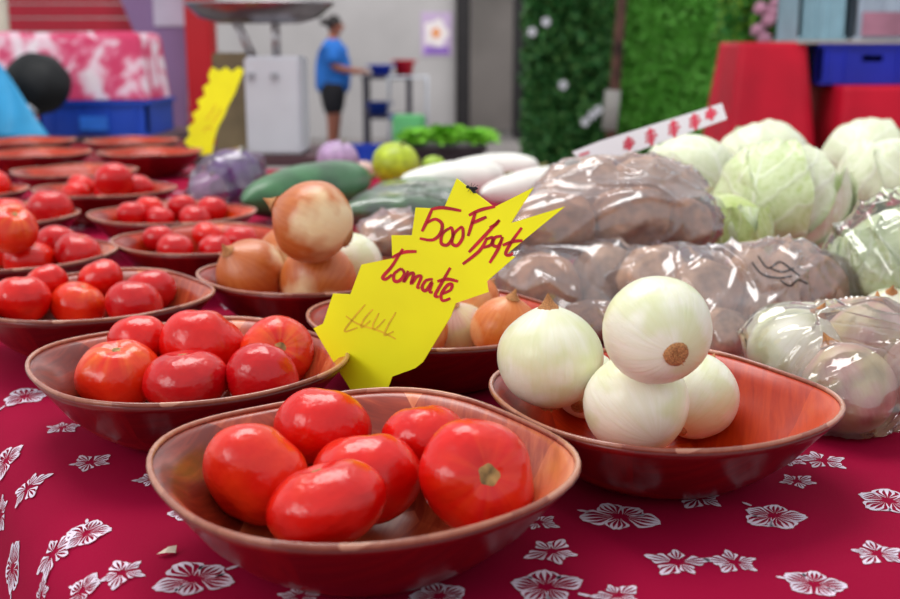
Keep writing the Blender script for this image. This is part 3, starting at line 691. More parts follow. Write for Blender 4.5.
# ------------------------------------------------------------ cabbages
def leaf_mesh(seed, mat, wid=1.15, top=2.2, lift=.07):
    """a leaf wrapped on the unit ball from its base at -Z over the side facing +X"""
    r = random.Random(seed); off = Vector((seed*3.3, 0, 4)); nu, nv = 22, 26; v = []; f = []; uv = []
    for j in range(nv+1):
        t = j/nv; ph = PI-.05-top*t
        w = wid*(math.sin(PI*min(1, .12+.80*t)**.8)**.6)
        for i in range(nu+1):
            u = -1+2*i/nu; a = w*u*(.62+.38*math.sin(ph)) / max(.35, math.sin(ph))*.8
            a = max(-2.6, min(2.6, a))
            edge = max(abs(u)**4, max(0, t-.75)*4*(1-.3*abs(u))); edge = min(1, edge)
            d = Vector((math.sin(ph)*math.cos(a), math.sin(ph)*math.sin(a), math.cos(ph)))
            k = 1.0+lift*edge*(1+.9*noise.noise(d*3.5+off))+.03*noise.noise(d*2.2+off)+.012*noise.noise(d*7+off)+edge*.03*math.sin(17*t+9*u+seed)
            k += .02*max(0, 1-abs(u)*7)*(1-t)
            v.append(d*k); uv.append((.5+u/2, t))
    for j in range(nv):
        for i in range(nu): f.append((j*(nu+1)+i, j*(nu+1)+i+1, (j+1)*(nu+1)+i+1, (j+1)*(nu+1)+i))
    m = mesh('cabbage_leaf', v, f, mat); ul = m.uv_layers.new(name='UVMap')
    for li, lo in enumerate(m.loops): ul.data[li].uv = uv[lo.vertex_index]
    return m
LV = {k: [leaf_mesh(s+q, M[k], 1.0+.12*s, 2.0+.15*s) for s in range(4)] for q, k in ((0, 'cab'), (10, 'cabg'), (20, 'cabw'))}
LV['smooth'] = [leaf_mesh(40+q, M['cabw'], 1.2, 2.7, .018) for q in range(4)]
HE = {}
for k in ('cab', 'cabg', 'cabw'):
    v, f = sph(36, 24, lambda d: d*(1+.03*noise.noise(d*2))); HE[k] = mesh('cabbage_heart', v, f, M[k])
    ul = HE[k].uv_layers.new(name='UVMap')
    for li, lo in enumerate(HE[k].loops): p = HE[k].vertices[lo.vertex_index].co; ul.data[li].uv = (.3+.1*p.x, .5+.3*p.z)
def cabbage(px, py, Y, R, k, axis, seed, label, n=7, squash=.92, kinds=None):
    """axis points away from the stem"""
    p = at(px, py, Y); r = random.Random(seed); e = empty('cabbage', p); tag(e, label, 'cabbage', 'cabbages at the right')
    e.rotation_mode = 'QUATERNION'; e.rotation_quaternion = dirq(*axis, r.uniform(0, 6)); e.scale = (R, R, R*squash)
    ob('heart', HE[k], e, (0, 0, 0), None, .95)
    for i in range(n):
        kk = k if not kinds else kinds[i % len(kinds)]
        ob('leaf', LV[kk][r.randrange(4)], e, (0, 0, 0), (r.uniform(-.18, .18), r.uniform(-.18, .18), i*2.4+r.uniform(-.3, .3)), .95+.015*i+.01)
    return e
def cab(px, py, R, *a, **k): p = on(px, py, TABLE+R*1.10); return cabbage(px, py, p.y, R, *a, **k)
cab(784, 203, .091, 'cab', (.15, .45, .85), 2, 'pale green cabbage at the centre of the heap behind the bags', 8, .95, ('cab', 'cabw', 'cabg'))
cab(893, 190, .090, 'cabw', (-.2, .3, .9), 5, 'whitish cabbage with ruffled leaf at right edge of the heap', 8, .95, ('cabw', 'cab'))
cab(762, 168, .092, 'cabw', (0, .6, .7), 3, 'smooth white cabbage at the back under the end of the card strip', 5, .95, ('smooth',))
cab(868, 164, .090, 'cabw', (.2, .5, .8), 7, 'whitish cabbage at the top right behind the ruffled one', 6, .95, ('smooth',))
cab(688, 186, .088, 'cabw', (-.3, .7, .5), 9, 'white cabbage directly under the white and red card strip', 5, .95, ('smooth',))
cab(722, 238, .066, 'cabg', (.0, .3, .8), 15, 'green cabbage low in the heap left of the centre one', 7, .95, ('cabg', 'cab'))
lowc = cab(896, 266, .070, 'cab', (-.1, .4, .8), 17, 'pale cabbage in wrinkled cling wrap above the onion bag', 7, .95, ('cab', 'cabw'))
bpy.context.view_layer.update()
film_bag('cling_wrap', [c for c in lowc.children if c.name.startswith('heart')], 'crumpled cling wrap around the low cabbage at right edge', [at(826, 250, 1.28), at(818, 262, 1.28)], 'film2', .009, 30, seed=8, cat='wrap', marg=.013)

# ------------------------------------------------------------ long vegetables and fruit farther back
def long_veg(name, a, b, r, mat, label, cat, bend=0, taper=(.55, 1, .9), n=18, seed=0):
    a, b = Vector(a), Vector(b); t = (b-a); L = t.length; v = []; f = []; k = 24; side = t.normalized().cross(Vector((0, 0, 1))).normalized(); up = side.cross(t.normalized())
    for j in range(n+1):
        s = j/n; q = s*2-1; rr = r*math.sqrt(max(0, 1-abs(q)**3.2))*(taper[0]+(taper[1]-taper[0])*min(1, s*2) if s < .5 else taper[1]+(taper[2]-taper[1])*(s-.5)*2)
        c = a+t*s+side*bend*(1-q*q)
        for i in range(k):
            th = 2*PI*i/k; w = rr*(1+.05*noise.noise(Vector((s*5, math.cos(th), math.sin(th)+seed)))); v.append(c+side*w*math.cos(th)+up*w*math.sin(th))
    for j in range(n):
        for i in range(k): f.append((j*k+i, j*k+(i+1) % k, (j+1)*k+(i+1) % k, (j+1)*k+i))
    o = ob(name, mesh(name, v, f, mat)); tag(o, label, cat); return o, a, b
def stem(o, p, d, r, l, mat): 
    p = Vector(p); MB().tube([p, p+Vector(d)*l*.5, p+Vector(d)*l+Vector((0, 0, l*.15))], [r, r*.7, r*.8], 8).build('stem', mat, o, True)
GREEN = plain('dark_green_rind', (58, 104, 66), .35, .5, var=.25, scale=14)
GREEN2 = plain('cucumber_skin', (52, 100, 44), .35, .5, var=.35, scale=30)
WHITE = plain('white_radish_skin', (240, 238, 230), .4, .4, var=.05, scale=14)
STEM = plain('dry_stem', (120, 120, 70), .8)
o, a, b = long_veg('green_squash', on(243, 202, .90), on(366, 178, .90), .052, GREEN, 'dark green squash lying behind the topmost brown onion', 'squash', 0, (.8, 1, .95)); stem(o, b, (1, .1, .2), .007, .02, STEM)
cu = []
for (ax, ay, bx_, by_, r, l) in ((372, 190, 468, 188, .025, 'cucumber at the back of the wrapped ones'), (338, 214, 448, 208, .028, 'cucumber at the front of the wrapped ones, left of the card tip'), (356, 202, 470, 198, .026, 'cucumber in the middle of the wrapped ones')):
    o, a, b = long_veg('cucumber', on(ax, ay, TABLE+r+.003), on(bx_, by_, TABLE+r+.003), r, GREEN2, l, 'cucumber', 0, (.9, 1, .9), seed=r*99); stem(o, b, (1, 0, 0), .004, .01, STEM); cu.append(o); o['group'] = 'cucumbers in plastic'
film_bag('plastic_wrap', cu, 'shiny plastic wrap around the cucumbers behind the price card', [on(325, 216, .875), on(465, 206, .875)], 'film2', .006, 26, seed=9, cat='wrap')
for (ax, ay, bx_, by_, r, l) in ((398, 182, 505, 176, .040, 'white radish behind the cucumbers at the left of its pair'), (480, 194, 588, 182, .042, 'white radish behind the price card tips, nearest the taro bag'), (440, 170, 540, 167, .036, 'white radish farthest back behind the other two')):
    o, a, b = long_veg('white_radish', on(ax, ay, TABLE+r), on(bx_, by_, TABLE+r), r, WHITE, l, 'radish', 0, (.6, 1, 1.05), seed=r*50); stem(o, b, (.9, .3, .1), .010, .02, STEM); o['group'] = 'white radishes'
def fruit(name, px, py, Y, R, c, label, cat, sq=.9):
    v, f = sph(32, 20, lambda d: Vector((d.x, d.y, d.z*sq-.08*math.exp(-(math.hypot(d.x, d.y)/.2)**2)*(1 if d.z > 0 else -.6)))*(1+.02*noise.noise(d*2)))
    o = ob(name, mesh(name, v, f, plain(name+'_skin', c, .4, .45, var=.15, scale=3)), None, on(px, py, TABLE+R*.9), (.2, .3, 0), R); tag(o, label, cat)
    MB().tube([(0, 0, sq-.1), (.02, 0, sq+.05), (.06, 0, sq+.14)], [.07, .05, .06], 8).build('stem', STEM, o, True); return o
fruit('green_pomelo', 396, 164, 0, .058, (168, 186, 36), 'yellow-green round fruit behind the cucumbers', 'fruit')
fruit('green_lime', 434, 167, 0, .032, (150, 180, 40), 'small yellow-green fruit right of the larger round one', 'fruit')
fruit('purple_turnip', 338, 160, 0, .054, (170, 140, 176), 'pale purple turnip top behind the dark green squash', 'turnip')
fruit('pink_shallot', 364, 170, 0, .026, (214, 180, 170), 'small pinkish shallot between the squash and the round fruit', 'shallot')
pc = fruit('red_cabbage', 235, 174, 0, .060, (96, 46, 124), 'purple red cabbage under plastic left of the dark green squash', 'red cabbage')
fruit('red_onion', 208, 190, 0, .040, (150, 90, 140), 'purple onion under plastic beside the red cabbage', 'onion')
film_bag('plastic_bag', [pc, bpy.data.objects['red_onion']], 'crinkled clear plastic bag holding the purple red cabbage', [on(186, 203, .87), on(262, 172, .90)], 'film2', .010, 24, seed=10)

# ------------------------------------------------------------ weighing scale
STEEL = plain('brushed_steel', (170, 166, 170), .28, .5, 1, .08, 30)
ss_ = empty('scale_stand', (at(262, 155, 3.6).x, 3.6, 0)); tag(ss_, 'small wooden stand carrying the weighing scale', 'stand')
MB().box((-.24, -.22, TABLE-.03), (.24, .22, TABLE), .004).build('top', plain('stand_board', (90, 60, 66), .7), ss_)
for x in (-.21, .21):
    for y in (-.19, .19): MB().box((x-.02, y-.02, 0), (x+.02, y+.02, TABLE-.03)).build('leg', plain('stand_board', (90, 60, 66)), ss_)
sc = empty('weighing_scale', (at(280, 155, 3.5).x, 3.5, TABLE)); tag(sc, 'white weighing scale with a wide steel pan on top', 'scale')
k = 3.55/1100
hs = MB().box((-27*k, -.09, .004), (26*k, .10, 93*k), .008).build('housing', plain('white_plastic', (206, 206, 214), .5, var=.03), sc)
for x in (-24, -2): MB().box((x*k, -.097, 72*k), ((x+7)*k, -.0905, 78*k), .001).build('button', plain('grey_plastic', (170, 170, 178), .5), hs)
m = MB(); R = 72*k
m.lathe([(0, 0), (.55, .0), (.8, .12), (.97, .34), (1.0, .36), (1.0, .33), (.8, .08), (.55, -.03), (0, -.03)], 40)
for v in m.v: v.x *= R; v.y *= R*.62; v.z *= R*.70
pan = m.build('pan', STEEL, sc, True); pan.location = (-15*k, 0, 125*k)
for x, y in ((-38, -.05), (-38, .05), (0, -.05), (0, .05)): MB().tube([(x*k*.6, y, 92*k), (x*k, y, 126*k)], .006, 8).build('strut', STEEL, sc, True)
for x, y in ((-24, -.07), (24, -.07), (-24, .08), (24, .08)): MB().lathe([(0, -.0), (.012, 0), (.012, .004), (0, .004)], 12, (x*k, y, -.0)).build('foot', M['black'], hs)
MB().box((at(216, 100, 3.62).x, 3.58, TABLE+.001), (at(250, 100, 3.62).x, 3.74, TABLE+.31), .006).build('cardboard_box', plain('olive_card', (128, 112, 84), .7, var=.2), None)
tag(bpy.data.objects['cardboard_box'], 'olive brown box standing between the yellow card and the scale', 'box')

# ------------------------------------------------------------ back left: shutter, purple panel, red column, crates
sh = empty('roller_shutter', (at(60, 60, 6.4).x, 6.4, 0)); tag(sh, 'dark red roller shutter with horizontal slats at the left', 'shutter'); sh['kind'] = 'structure'; del sh['category']; del sh['label']
sh.name = 'door_1'
x0, x1 = at(-40, 60, 6.4).x-sh.location.x, at(186, 60, 6.4).x-sh.location.x
slat = MB().box((x0, -.012, 0), (x1, .012, .072), .006); sm = mesh('slat', slat.v, slat.f, plain('dark_red_slat', (186, 18, 48), .5, var=.06), False)
for i in range(24): ob('slat', sm, sh, (0, 0, .02+i*.078))
ppn = MB().prism([(at(*p, 6.2).x, 6.2, at(*p, 6.2).z) for p in ((104, -40), (186, -40), (186, 140), (180, 140), (150, 70))], (0, .05, 0)).build('partition_panel', plain('grey_purple_panel', (144, 112, 156), .6, var=.05, scale=2)); tag(ppn, 'grey purple panel with slanted edge beside the red column', 'panel')
MB().box((at(151, 0, 6.15).x, 6.185, at(151, 26, 6.15).z), (at(184, 0, 6.15).x, 6.196, at(151, -6, 6.15).z)).build('notice', plain('white_paper', (212, 200, 222), .7, var=.05), None); tag(bpy.data.objects['notice'], 'small white paper notice on the purple panel', 'notice')
colm = MB().box((at(186, 60, 6.0).x, 6.0, 0), (at(212, 60, 6.0).x, 6.16, 3.2), .01).build('red_column', plain('red_paint', (196, 6, 26), .5, var=.06, scale=2)); tag(colm, 'bright red column left of the scale', 'column')
pole = MB().tube([(at(2, 20, 5.2).x, 5.2, 0), (at(2, 20, 5.2).x, 5.2, 2.6)], .03, 12).build('cream_pole', plain('cream_paint', (212, 204, 186), .6), None, True); tag(pole, 'cream coloured pole at the top left corner', 'pole')
# neighbouring stand with blue crates and pink printed cloth
Y0 = 4.4
zt = at(90, 136, Y0).z
st = empty('side_stand', (at(70, 136, Y0).x, Y0+.25, 0)); tag(st, 'low stand behind the empty bowls carrying the blue crate', 'stand')
hw = 110/1100*Y0
MB().box((-hw, -.27, zt-.03), (hw*.9, .3, zt), .004).build('top', plain('stand_board', (90, 60, 66), .7), st)
for x in (-hw+.04, hw*.9-.04):
    for y in (-.24, .27): MB().box((x-.02, y-.02, 0), (x+.02, y+.02, zt-.03)).build('leg', plain('stand_board', (90, 60, 66)), st)
def crate(name, x0, x1, y0, y1, z0, z1, c, label, ribs=5, group=None, slots=True, t=.012):
    e = empty(name, ((x0+x1)/2, (y0+y1)/2, z0)); tag(e, label, 'crate', group); hx, hy, h = (x1-x0)/2, (y1-y0)/2, z1-z0; mt = plain(name+'_plastic', c, .45, var=.08)
    MB().box((-hx, -hy, 0), (hx, hy, t)).build('bottom', mt, e)
    for s in (-1, 1):
        MB().box((s*hx-(t if s > 0 else 0), -hy, t), (s*hx+(t if s < 0 else 0), hy, h)).build('side_wall', mt, e)
        wl = MB(); y = s*hy-(t if s > 0 else 0); gx, g0, g1 = hx*.2, h*.62, h*.8
        if slots:
            wl.box((-hx, y, t), (hx, y+t, g0)); wl.box((-hx, y, g1), (hx, y+t, h)); wl.box((-hx, y, g0), (-gx, y+t, g1)); wl.box((gx, y, g0), (hx, y+t, g1))
        else: wl.box((-hx, y, t), (hx, y+t, h))
        we = wl.build('end_wall', mt, e)
        for i in range(ribs):
            x = -hx+2*hx*(i+.5)/ribs
            if slots and abs(x) < gx: continue
            MB().box((x-.006, s*hy-.006, t), (x+.006, s*hy+.006, h*.95)).build('rib', mt, we)
    rim = MB()
    for a in ((-hx-.012, -hy-.012, hx+.012, -hy+t), (-hx-.012, hy-t, hx+.012, hy+.012), (-hx-.012, -hy+t, -hx+t, hy-t), (hx-t, -hy+t, hx+.012, hy-t)): rim.box((a[0], a[1], h), (a[2], a[3], h+.014))
    rim.build('rim', mt, e); return e
za, zb = zt+.001, at(90, 101, Y0).z
crate('blue_crate', at(38, 110, Y0).x, at(148, 110, Y0).x, Y0, Y0+.4, za, zb-.014, (18, 66, 178), 'blue plastic crate under the pink printed cloth', 4, None, False)
MB().box((at(80, 115, Y0).x, Y0-.012, at(80, 130, Y0).z), (at(108, 115, Y0).x, Y0-.007, at(80, 116, Y0).z)).build('crate_tag', plain('light_blue_tag', (40, 110, 216), .5)); tag(bpy.data.objects['crate_tag'], 'lighter blue plate on the front of the blue crate', 'plate')
# pink cloth over a box
def m_pink():
    t = NT('pink_white_print'); t.set(.75, .2); o = t.obj()
    nz = t.noise(t.mapping(o, (1, 1, 1)), 9, 3, .55, .7); t.base(t.ramp(nz, [(.42, (214, 70, 110)), (.50, (226, 110, 144)), (.56, (240, 196, 212)), (.66, (244, 226, 234))])); return t.m
pk = m_pink(); n = 30; v = []; f = []
tx0, tx1 = at(-30, 60, Y0).x, at(136, 60, Y0).x; ty0, ty1 = Y0+.03, Y0+.38; zT = at(60, 33, Y0).z
per = []
for i in range(n): per.append((tx0+(tx1-tx0)*i/n, ty0))
for i in range(8): per.append((tx1, ty0+(ty1-ty0)*i/8))
for i in range(n): per.append((tx1-(tx1-tx0)*i/n, ty1))
for i in range(8): per.append((tx0, ty1-(ty1-ty0)*i/8))
NP = len(per); cxm, cym = (tx0+tx1)/2, (ty0+ty1)/2
for j, (dz, k) in enumerate(((0, 0), (0, .5), (.004, .93), (-.004, 1.0), (-.03, 1.02), (-.10, 1.04), (-.18, 1.06), (zb-zT+.004, 1.085))):
    for i, (x, y) in enumerate(per):
        w = .012*math.sin(i*1.9)*max(0, min(1, -dz*8)); X, Yy = cxm+(x-cxm)*(k+w), cym+(y-cym)*(k+w*2); v.append((X, Yy, zT+dz+.012*noise.noise(Vector((X*4, Yy*4, 0)))*(1 if j < 4 else .3)))
for j in range(7):
    for i in range(NP): f.append((j*NP+i, (j+1)*NP+i, (j+1)*NP+(i+1) % NP, j*NP+(i+1) % NP))
tag(ob('pink_cloth', mesh('pink_cloth', v, f, pk)), 'pink and white printed cloth draped over boxes at the left', 'cloth')
bx2 = MB().box((tx0+.03, ty0+.03, zb), (tx1-.03, ty1-.03, zT-.02), .004).build('covered_box', plain('plain_carton', (150, 110, 90), .7)); tag(bx2, 'box hidden beneath the pink printed cloth', 'box')
v, f = sph(30, 18, lambda d: Vector((d.x*.125, d.y*.10, d.z*.115))*(1+.05*noise.noise(d*2.2)))
bb = ob('black_bundle', mesh('black_bundle', v, f, plain('black_fabric', (16, 18, 20), .6, var=.3)), None, at(37, 84, Y0-.2)); tag(bb, 'round black bundle in front of the pink cloth', 'bundle')
MB().tube([(-.02, -.08, -.1), (0, -.1, -.075), (.02, -.085, -.1)], .008, 8).build('tie', plain('pale_tie', (190, 186, 190), .5), bb, True)
# light blue tarp: a peaked sheet
Yt = 4.0; v = []; f = []; nn = 16
A3, B3, C3 = at(-40, 30, Yt+.05), at(52, 137, Yt-.05), at(-60, 140, Yt-.12)
apex = at(2, 66, Yt)
for j in range(nn+1):
    for i in range(nn+1):
        s, t = i/nn, j/nn; p = apex.lerp(C3.lerp(B3, s), t)+(A3-apex)*(1-s)*(1-t)*.6; p.y += .03*math.sin(s*9+t*3)*t; v.append(p)
for j in range(nn):
    for i in range(nn): f.append((j*(nn+1)+i, j*(nn+1)+i+1, (j+1)*(nn+1)+i+1, (j+1)*(nn+1)+i))
tp = ob('blue_tarp', mesh('blue_tarp', v, f, plain('light_blue_tarp', (56, 160, 214), .45, var=.1))); tag(tp, 'light blue plastic sheet hanging at the left edge', 'tarp')
so = tp.modifiers.new('thickness', 'SOLIDIFY'); so.thickness = .003

# ------------------------------------------------------------ person at the far work table
PY = 12.6
pp = Vector((at(333, 100, PY).x, PY, 0))
def skin(name, verts, edges, radii, mat, parent, root=0, sub=2):
    me = bpy.data.meshes.new(name); me.from_pydata(verts, edges, []); o = ob(name, me, parent); me.materials.append(mat)
    md = o.modifiers.new('skin', 'SKIN'); md.use_smooth_shade = True
    for i, r in enumerate(radii): me.skin_vertices[0].data[i].radius = r if isinstance(r, tuple) else (r, r)
    me.skin_vertices[0].data[root].use_root = True
    sb = o.modifiers.new('sub', 'SUBSURF'); sb.levels = sb.render_levels = sub; return o
V = [(0,0,.80),(.0,0,.95),(.0,0,1.10),(.01,0,1.24),(.02,0,1.31),(.035,0,1.37),(.05,0,1.43),(.045,0,1.49)]; R = [(.15,.15),(.155,.15),(.15,.14),(.11,.12),(.05,.05),(.075,.075),(.085,.08),(.05,.05)]
Eg = [(i, i+1) for i in range(7)]
def chain(start, pts, rs):
    k = start
    for p, r in zip(pts, rs): V.append(p); R.append((r, r) if not isinstance(r, tuple) else r); Eg.append((k, len(V)-1)); k = len(V)-1
    return k
for s in (-1, 1):
    e_ = chain(0, [(0, s*.095, .74), (.01, s*.10, .42), (-.01, s*.10, .09), (.02, s*.10, .045), (.15, s*.11, .03)], [.115, .078, .052, .045, .032])
    h = chain(3, [(.01, s*.17, 1.22), (.04, s*.21, .98), (.26, s*.15, .93), (.33, s*.13, .93)], [.06, .046, .034, .03])
    for q in range(4): chain(h, [(.37, s*(.10+.02*q), .925), (.41, s*(.10+.021*q), .905+.004*q)], [.009, .008])
    chain(h, [(.35, s*.095, .945), (.385, s*.085, .93)], [.011, .009])
chain(6, [(.13, 0, 1.42), (.148, 0, 1.41)], [.02, .012])
SK = plain('brown_skin', (150, 92, 72), .6, var=.06)
person = empty('person', pp); tag(person, 'person in blue T-shirt and black shorts standing at a work table', 'person')
skin('body', V, Eg, R, SK, person)
V2 = [(0,0,.66),(0,0,.80),(.01,0,.94),(.01,0,1.08),(.01,0,1.22),(.015,0,1.29)]; E2 = [(i, i+1) for i in range(5)]; R2 = [(.21,.20),(.215,.20),(.22,.20),(.21,.19),(.15,.16),(.07,.075)]
for s in (-1, 1): n_ = len(V2); V2 += [(.01, s*.19, 1.20), (.035, s*.225, 1.00)]; R2 += [(.095, .095), (.085, .085)]; E2 += [(4, n_), (n_, n_+1)]
skin('shirt', V2, E2, R2, plain('blue_jersey', (34, 106, 190), .8, var=.12), person)
V3 = [(0,0,.90),(0,0,.70)]; R3 = [(.185,.18),(.19,.185)]; E3 = [(0,1)]
for s in (-1, 1): n_ = len(V3); V3 += [(0, s*.105, .62), (.01, s*.11, .42)]; R3 += [(.13, .13), (.105, .105)]; E3 += [(1, n_), (n_, n_+1)]
skin('shorts', V3, E3, R3, plain('black_jersey', (20, 18, 24), .8), person)
HAIR = plain('dark_hair', (30, 22, 22), .6)
v, f = sph(20, 14, lambda d: Vector((.035+d.x*(.095 if d.x < .35 else .075), d.y*.098, 1.455+d.z*.095)) if d.z > -.25 or d.x < 0 else Vector((.02, d.y*.07, 1.44)))
hr = ob('hair', mesh('hair', v, f, HAIR), person)
v, f = sph(12, 8, lambda d: Vector((-.085+d.x*.04, d.y*.04, 1.47+d.z*.04))); ob('hair_bun', mesh('hair_bun', v, f, HAIR), hr)
for s in (-1, 1):
    v, f = sph(8, 6, lambda d: Vector((.122+d.x*.01, s*.03+d.y*.012, 1.435+d.z*.009))); ob('eye', mesh('eye', v, f, M['black']), person)
    v, f = sph(8, 6, lambda d: Vector((.045+d.x*.02, s*.085+d.y*.01, 1.42+d.z*.03))); ob('ear', mesh('ear', v, f, SK), person)
v, f = sph(8, 6, lambda d: Vector((.118+d.x*.012, d.y*.024, 1.37+d.z*.006))); ob('mouth', mesh('mouth', v, f, plain('lips', (140, 70, 66), .6)), person)
# work table and things around
tz = at(370, 75, PY).z
wt = empty('work_table', (at(385, 75, PY).x, PY, 0)); tag(wt, 'dark work table in front of the person in blue', 'table')
MB().box((-.24, -.35, tz-.04), (.30, .35, tz), .005).build('top', plain('dark_metal', (58, 54, 66), .5), wt); MB().box((-.22, -.33, .42), (.28, .33, .45)).build('shelf', plain('dark_metal', (58, 54, 66)), wt)
for x in (-.21, .27):
    for y in (-.31, .31): MB().box((x-.02, y-.02, 0), (x+.02, y+.02, tz-.04)).build('leg', plain('dark_metal', (58, 54, 66)), wt)
def basin(name, px, py, Y, z, R, H, c, label, cat):
    e = MB().lathe([(0, 0), (R*.75, 0), (R*.98, H*.95), (R*1.06, H), (R*1.06, H*1.04), (R*.95, H*1.02), (R*.7, H*.06), (0, H*.06)], 24).build(name, plain(name+'_plastic', c, .4, var=.06), None, True, (at(px, py, Y).x, Y, z)); tag(e, label, cat)
    for s in (-1, 1): MB().tube([(s*R*1.04, -.03, H*.9), (s*R*1.22, 0, H*.95), (s*R*1.04, .03, H*.9)], .008, 6).build('handle', plain(name+'_plastic', c), e, True)
basin('blue_basin', 381, 70, PY-.1, tz+.001, .13, .11, (30, 60, 190), 'blue basin on the work table', 'basin')
basin('red_basin', 404, 68, PY+.05, tz+.001, .12, .16, (206, 24, 52), 'red basin on the work table beside the blue one', 'basin')
basin('blue_tub', 378, 105, PY, .451, .14, .14, (40, 70, 170), 'blue tub on the shelf under the work table', 'tub')
crate('floor_crate', at(342, 140, PY-.6).x, at(383, 140, PY-.6).x, PY-.8, PY-.4, .001, .14, (30, 70, 190), 'low blue crate on the floor by the person', 3)
# white cart
cz = at(405, 77, 11.8).z; ct = empty('white_cart', (at(408, 100, 11.8).x, 11.8, 0)); tag(ct, 'white wire cart in front of the work table', 'cart')
WM = plain('white_wire', (196, 200, 210), .4)
for y in (-.15, .15): MB().tube([(-.2, y, .1), (-.2, y, cz), (.2, y, cz), (.2, y, .1)], .016, 8).build('frame', WM, ct, True)
for x in (-.2, .2):
    MB().tube([(x, -.15, cz), (x, .15, cz)], .012, 8).build('cross_bar', WM, ct, True)
    for y in (-.15, .15): MB().lathe([(0, .0), (.03, .004), (.045, .05), (.03, .1), (0, .104)], 14, (x, y, 0)).build('wheel', M['black'], ct, True)
for i in range(5): x = -.16+.08*i; MB().tube([(x, -.15, .35), (x, .15, .35)], .008, 6).build('basket_wire', WM, ct, True)
for y in (-.15, .15): MB().tube([(-.2, y, .35), (.2, y, .35)], .010, 6).build('basket_rail', WM, ct, True)
basin('small_blue_tub', 400, 105, 11.8, .362, .10, .12, (36, 76, 190), 'small blue tub inside the white wire cart', 'tub')
# poster
pr = MB().box((at(421, 0, 14.95).x, 14.985, at(421, 56, 14.95).z), (at(452, 0, 14.95).x, 14.998, at(421, 12, 14.95).z)).build('poster', plain('lilac_poster', (196, 172, 206), .6, var=.05)); tag(pr, 'lilac poster with a white and orange flower on the grey wall', 'poster')
pc_ = at(436, 33, 14.95)
for r_, c, nm, dz in ((.16, (236, 226, 226), 'white_flower', 0), (.06, (232, 150, 90), 'orange_centre', 0)):
    m = MB(); n = 30; m.v = [Vector((pc_.x+r_*(1+.14*math.cos(i*2*PI/n*5))*math.cos(i*2*PI/n), 14.984-.002*(r_ < .1), pc_.z+r_*1.1*(1+.14*math.cos(i*2*PI/n*5))*math.sin(i*2*PI/n))) for i in range(n)]; m.f = [tuple(range(n))]
    m.build(nm, plain(nm, c, .6, var=.03), pr)
MB().box((at(424, 0, 14.95).x, 14.980, at(421, 54, 14.95).z), (at(449, 0, 14.95).x, 14.984, at(421, 47, 14.95).z)).build('caption_band', plain('violet_band', (140, 100, 190), .6), pr)

# ------------------------------------------------------------ lettuce on a crate stand
LY = 5.2
lz = at(430, 148, LY).z
ls = empty('dark_stand', (at(432, 148, LY).x, LY+.15, 0)); tag(ls, 'dark crate stand beneath the green lettuces', 'stand')
MB().box((-.22, -.16, 0), (.24, .16, lz-.02), .006).build('body', plain('dark_brown_board', (60, 46, 50), .7), ls); MB().box((-.24, -.18, lz-.02), (.26, .18, lz), .004).build('top', plain('dark_brown_board', (60, 46, 50)), ls)
def frill_mesh(seed):
    r = random.Random(seed); v = []; f = []; nu, nv = 14, 8
    for j in range(nv+1):
        t = j/nv
        for i in range(nu+1):
            u = -1+2*i/nu; w = .25+.75*math.sin(PI*min(1, t*.62+.12)); ruf = t*t*.16*math.sin(u*11+seed)+t*.1*noise.noise(Vector((u*3, t*3, seed)))
            v.append((w*u*.55, .25*u*u*t+ruf+.35*t*t, t*.95-.12*u*u*t+.4*ruf))
    for j in range(nv):
        for i in range(nu): f.append((j*(nu+1)+i, j*(nu+1)+i+1, (j+1)*(nu+1)+i+1, (j+1)*(nu+1)+i))
    return mesh('lettuce_leaf', v, f, plain('lettuce_green', (136, 208, 60), .5, var=.25, scale=5))
FRM = [frill_mesh(i) for i in range(4)]
def lettuce(p, R, seed, label):
    r = random.Random(seed); e = empty('lettuce', p); tag(e, label, 'lettuce', 'lettuces on the dark stand')
    for i in range(26):
        a = i*2.4; til = .1+.75*(i/26)
        q = ob('leaf', FRM[r.randrange(4)], e, (.1*R*math.cos(a), .1*R*math.sin(a), 0), (til*.9, 0, a), R*r.uniform(.8, 1.1)); q.rotation_euler = (-til, 0, a)
for px, R, s, l in ((416, .09, 1, 'left most green lettuce on the dark stand'), (447, .105, 2, 'middle green lettuce on the dark stand'), (479, .09, 3, 'right most green lettuce on the dark stand')):
    lettuce((at(px, 145, LY).x, LY+.04, lz+.012), R, s, l)
lt = MB().box((at(390, 120, LY).x, LY+.2, lz+.001), (at(424, 120, LY).x, LY+.33, at(390, 118, LY).z), .01).build('mint_box', plain('mint_plastic', (110, 196, 130), .5)); tag(lt, 'mint green box behind the left most lettuce', 'box')
lt.location.z = 0

# ------------------------------------------------------------ hedge, turf backdrop, wooden post, flowers
def leaves(name, box, count, size, mat, seed, parent=None):
    r = random.Random(seed); v = []; f = []; (x0, x1), (y0, y1), (z0, z1) = box
    for _ in range(count):
        c = Vector((r.uniform(x0, x1), r.uniform(y0, y1), r.uniform(z0, z1))); s = size*r.uniform(.5, 1.3)
        q = Quaternion((r.gauss(0, 1), r.gauss(0, 1), r.gauss(0, 1), r.gauss(0, 1))).normalized(); n = len(v)
        v += [c+q @ Vector(p)*s for p in ((0, -1, 0), (.45, -.1, .12), (0, 1, 0), (-.45, -.1, .12))]; f += [(n, n+1, n+2), (n, n+2, n+3)]
    o = ob(name, mesh(name, v, f, mat, False), parent); return o
HY = 7.2
hx0, hx1 = at(526, 80, HY).x, at(612, 80, HY).x
hd = empty('hedge', ((hx0+hx1)/2, HY+.2, 0)); tag(hd, 'tall dark green hedge of small leaves behind the taro bags', 'hedge')
def loc(o): o.matrix_parent_inverse = Matrix.Translation(-o.parent.location); return o
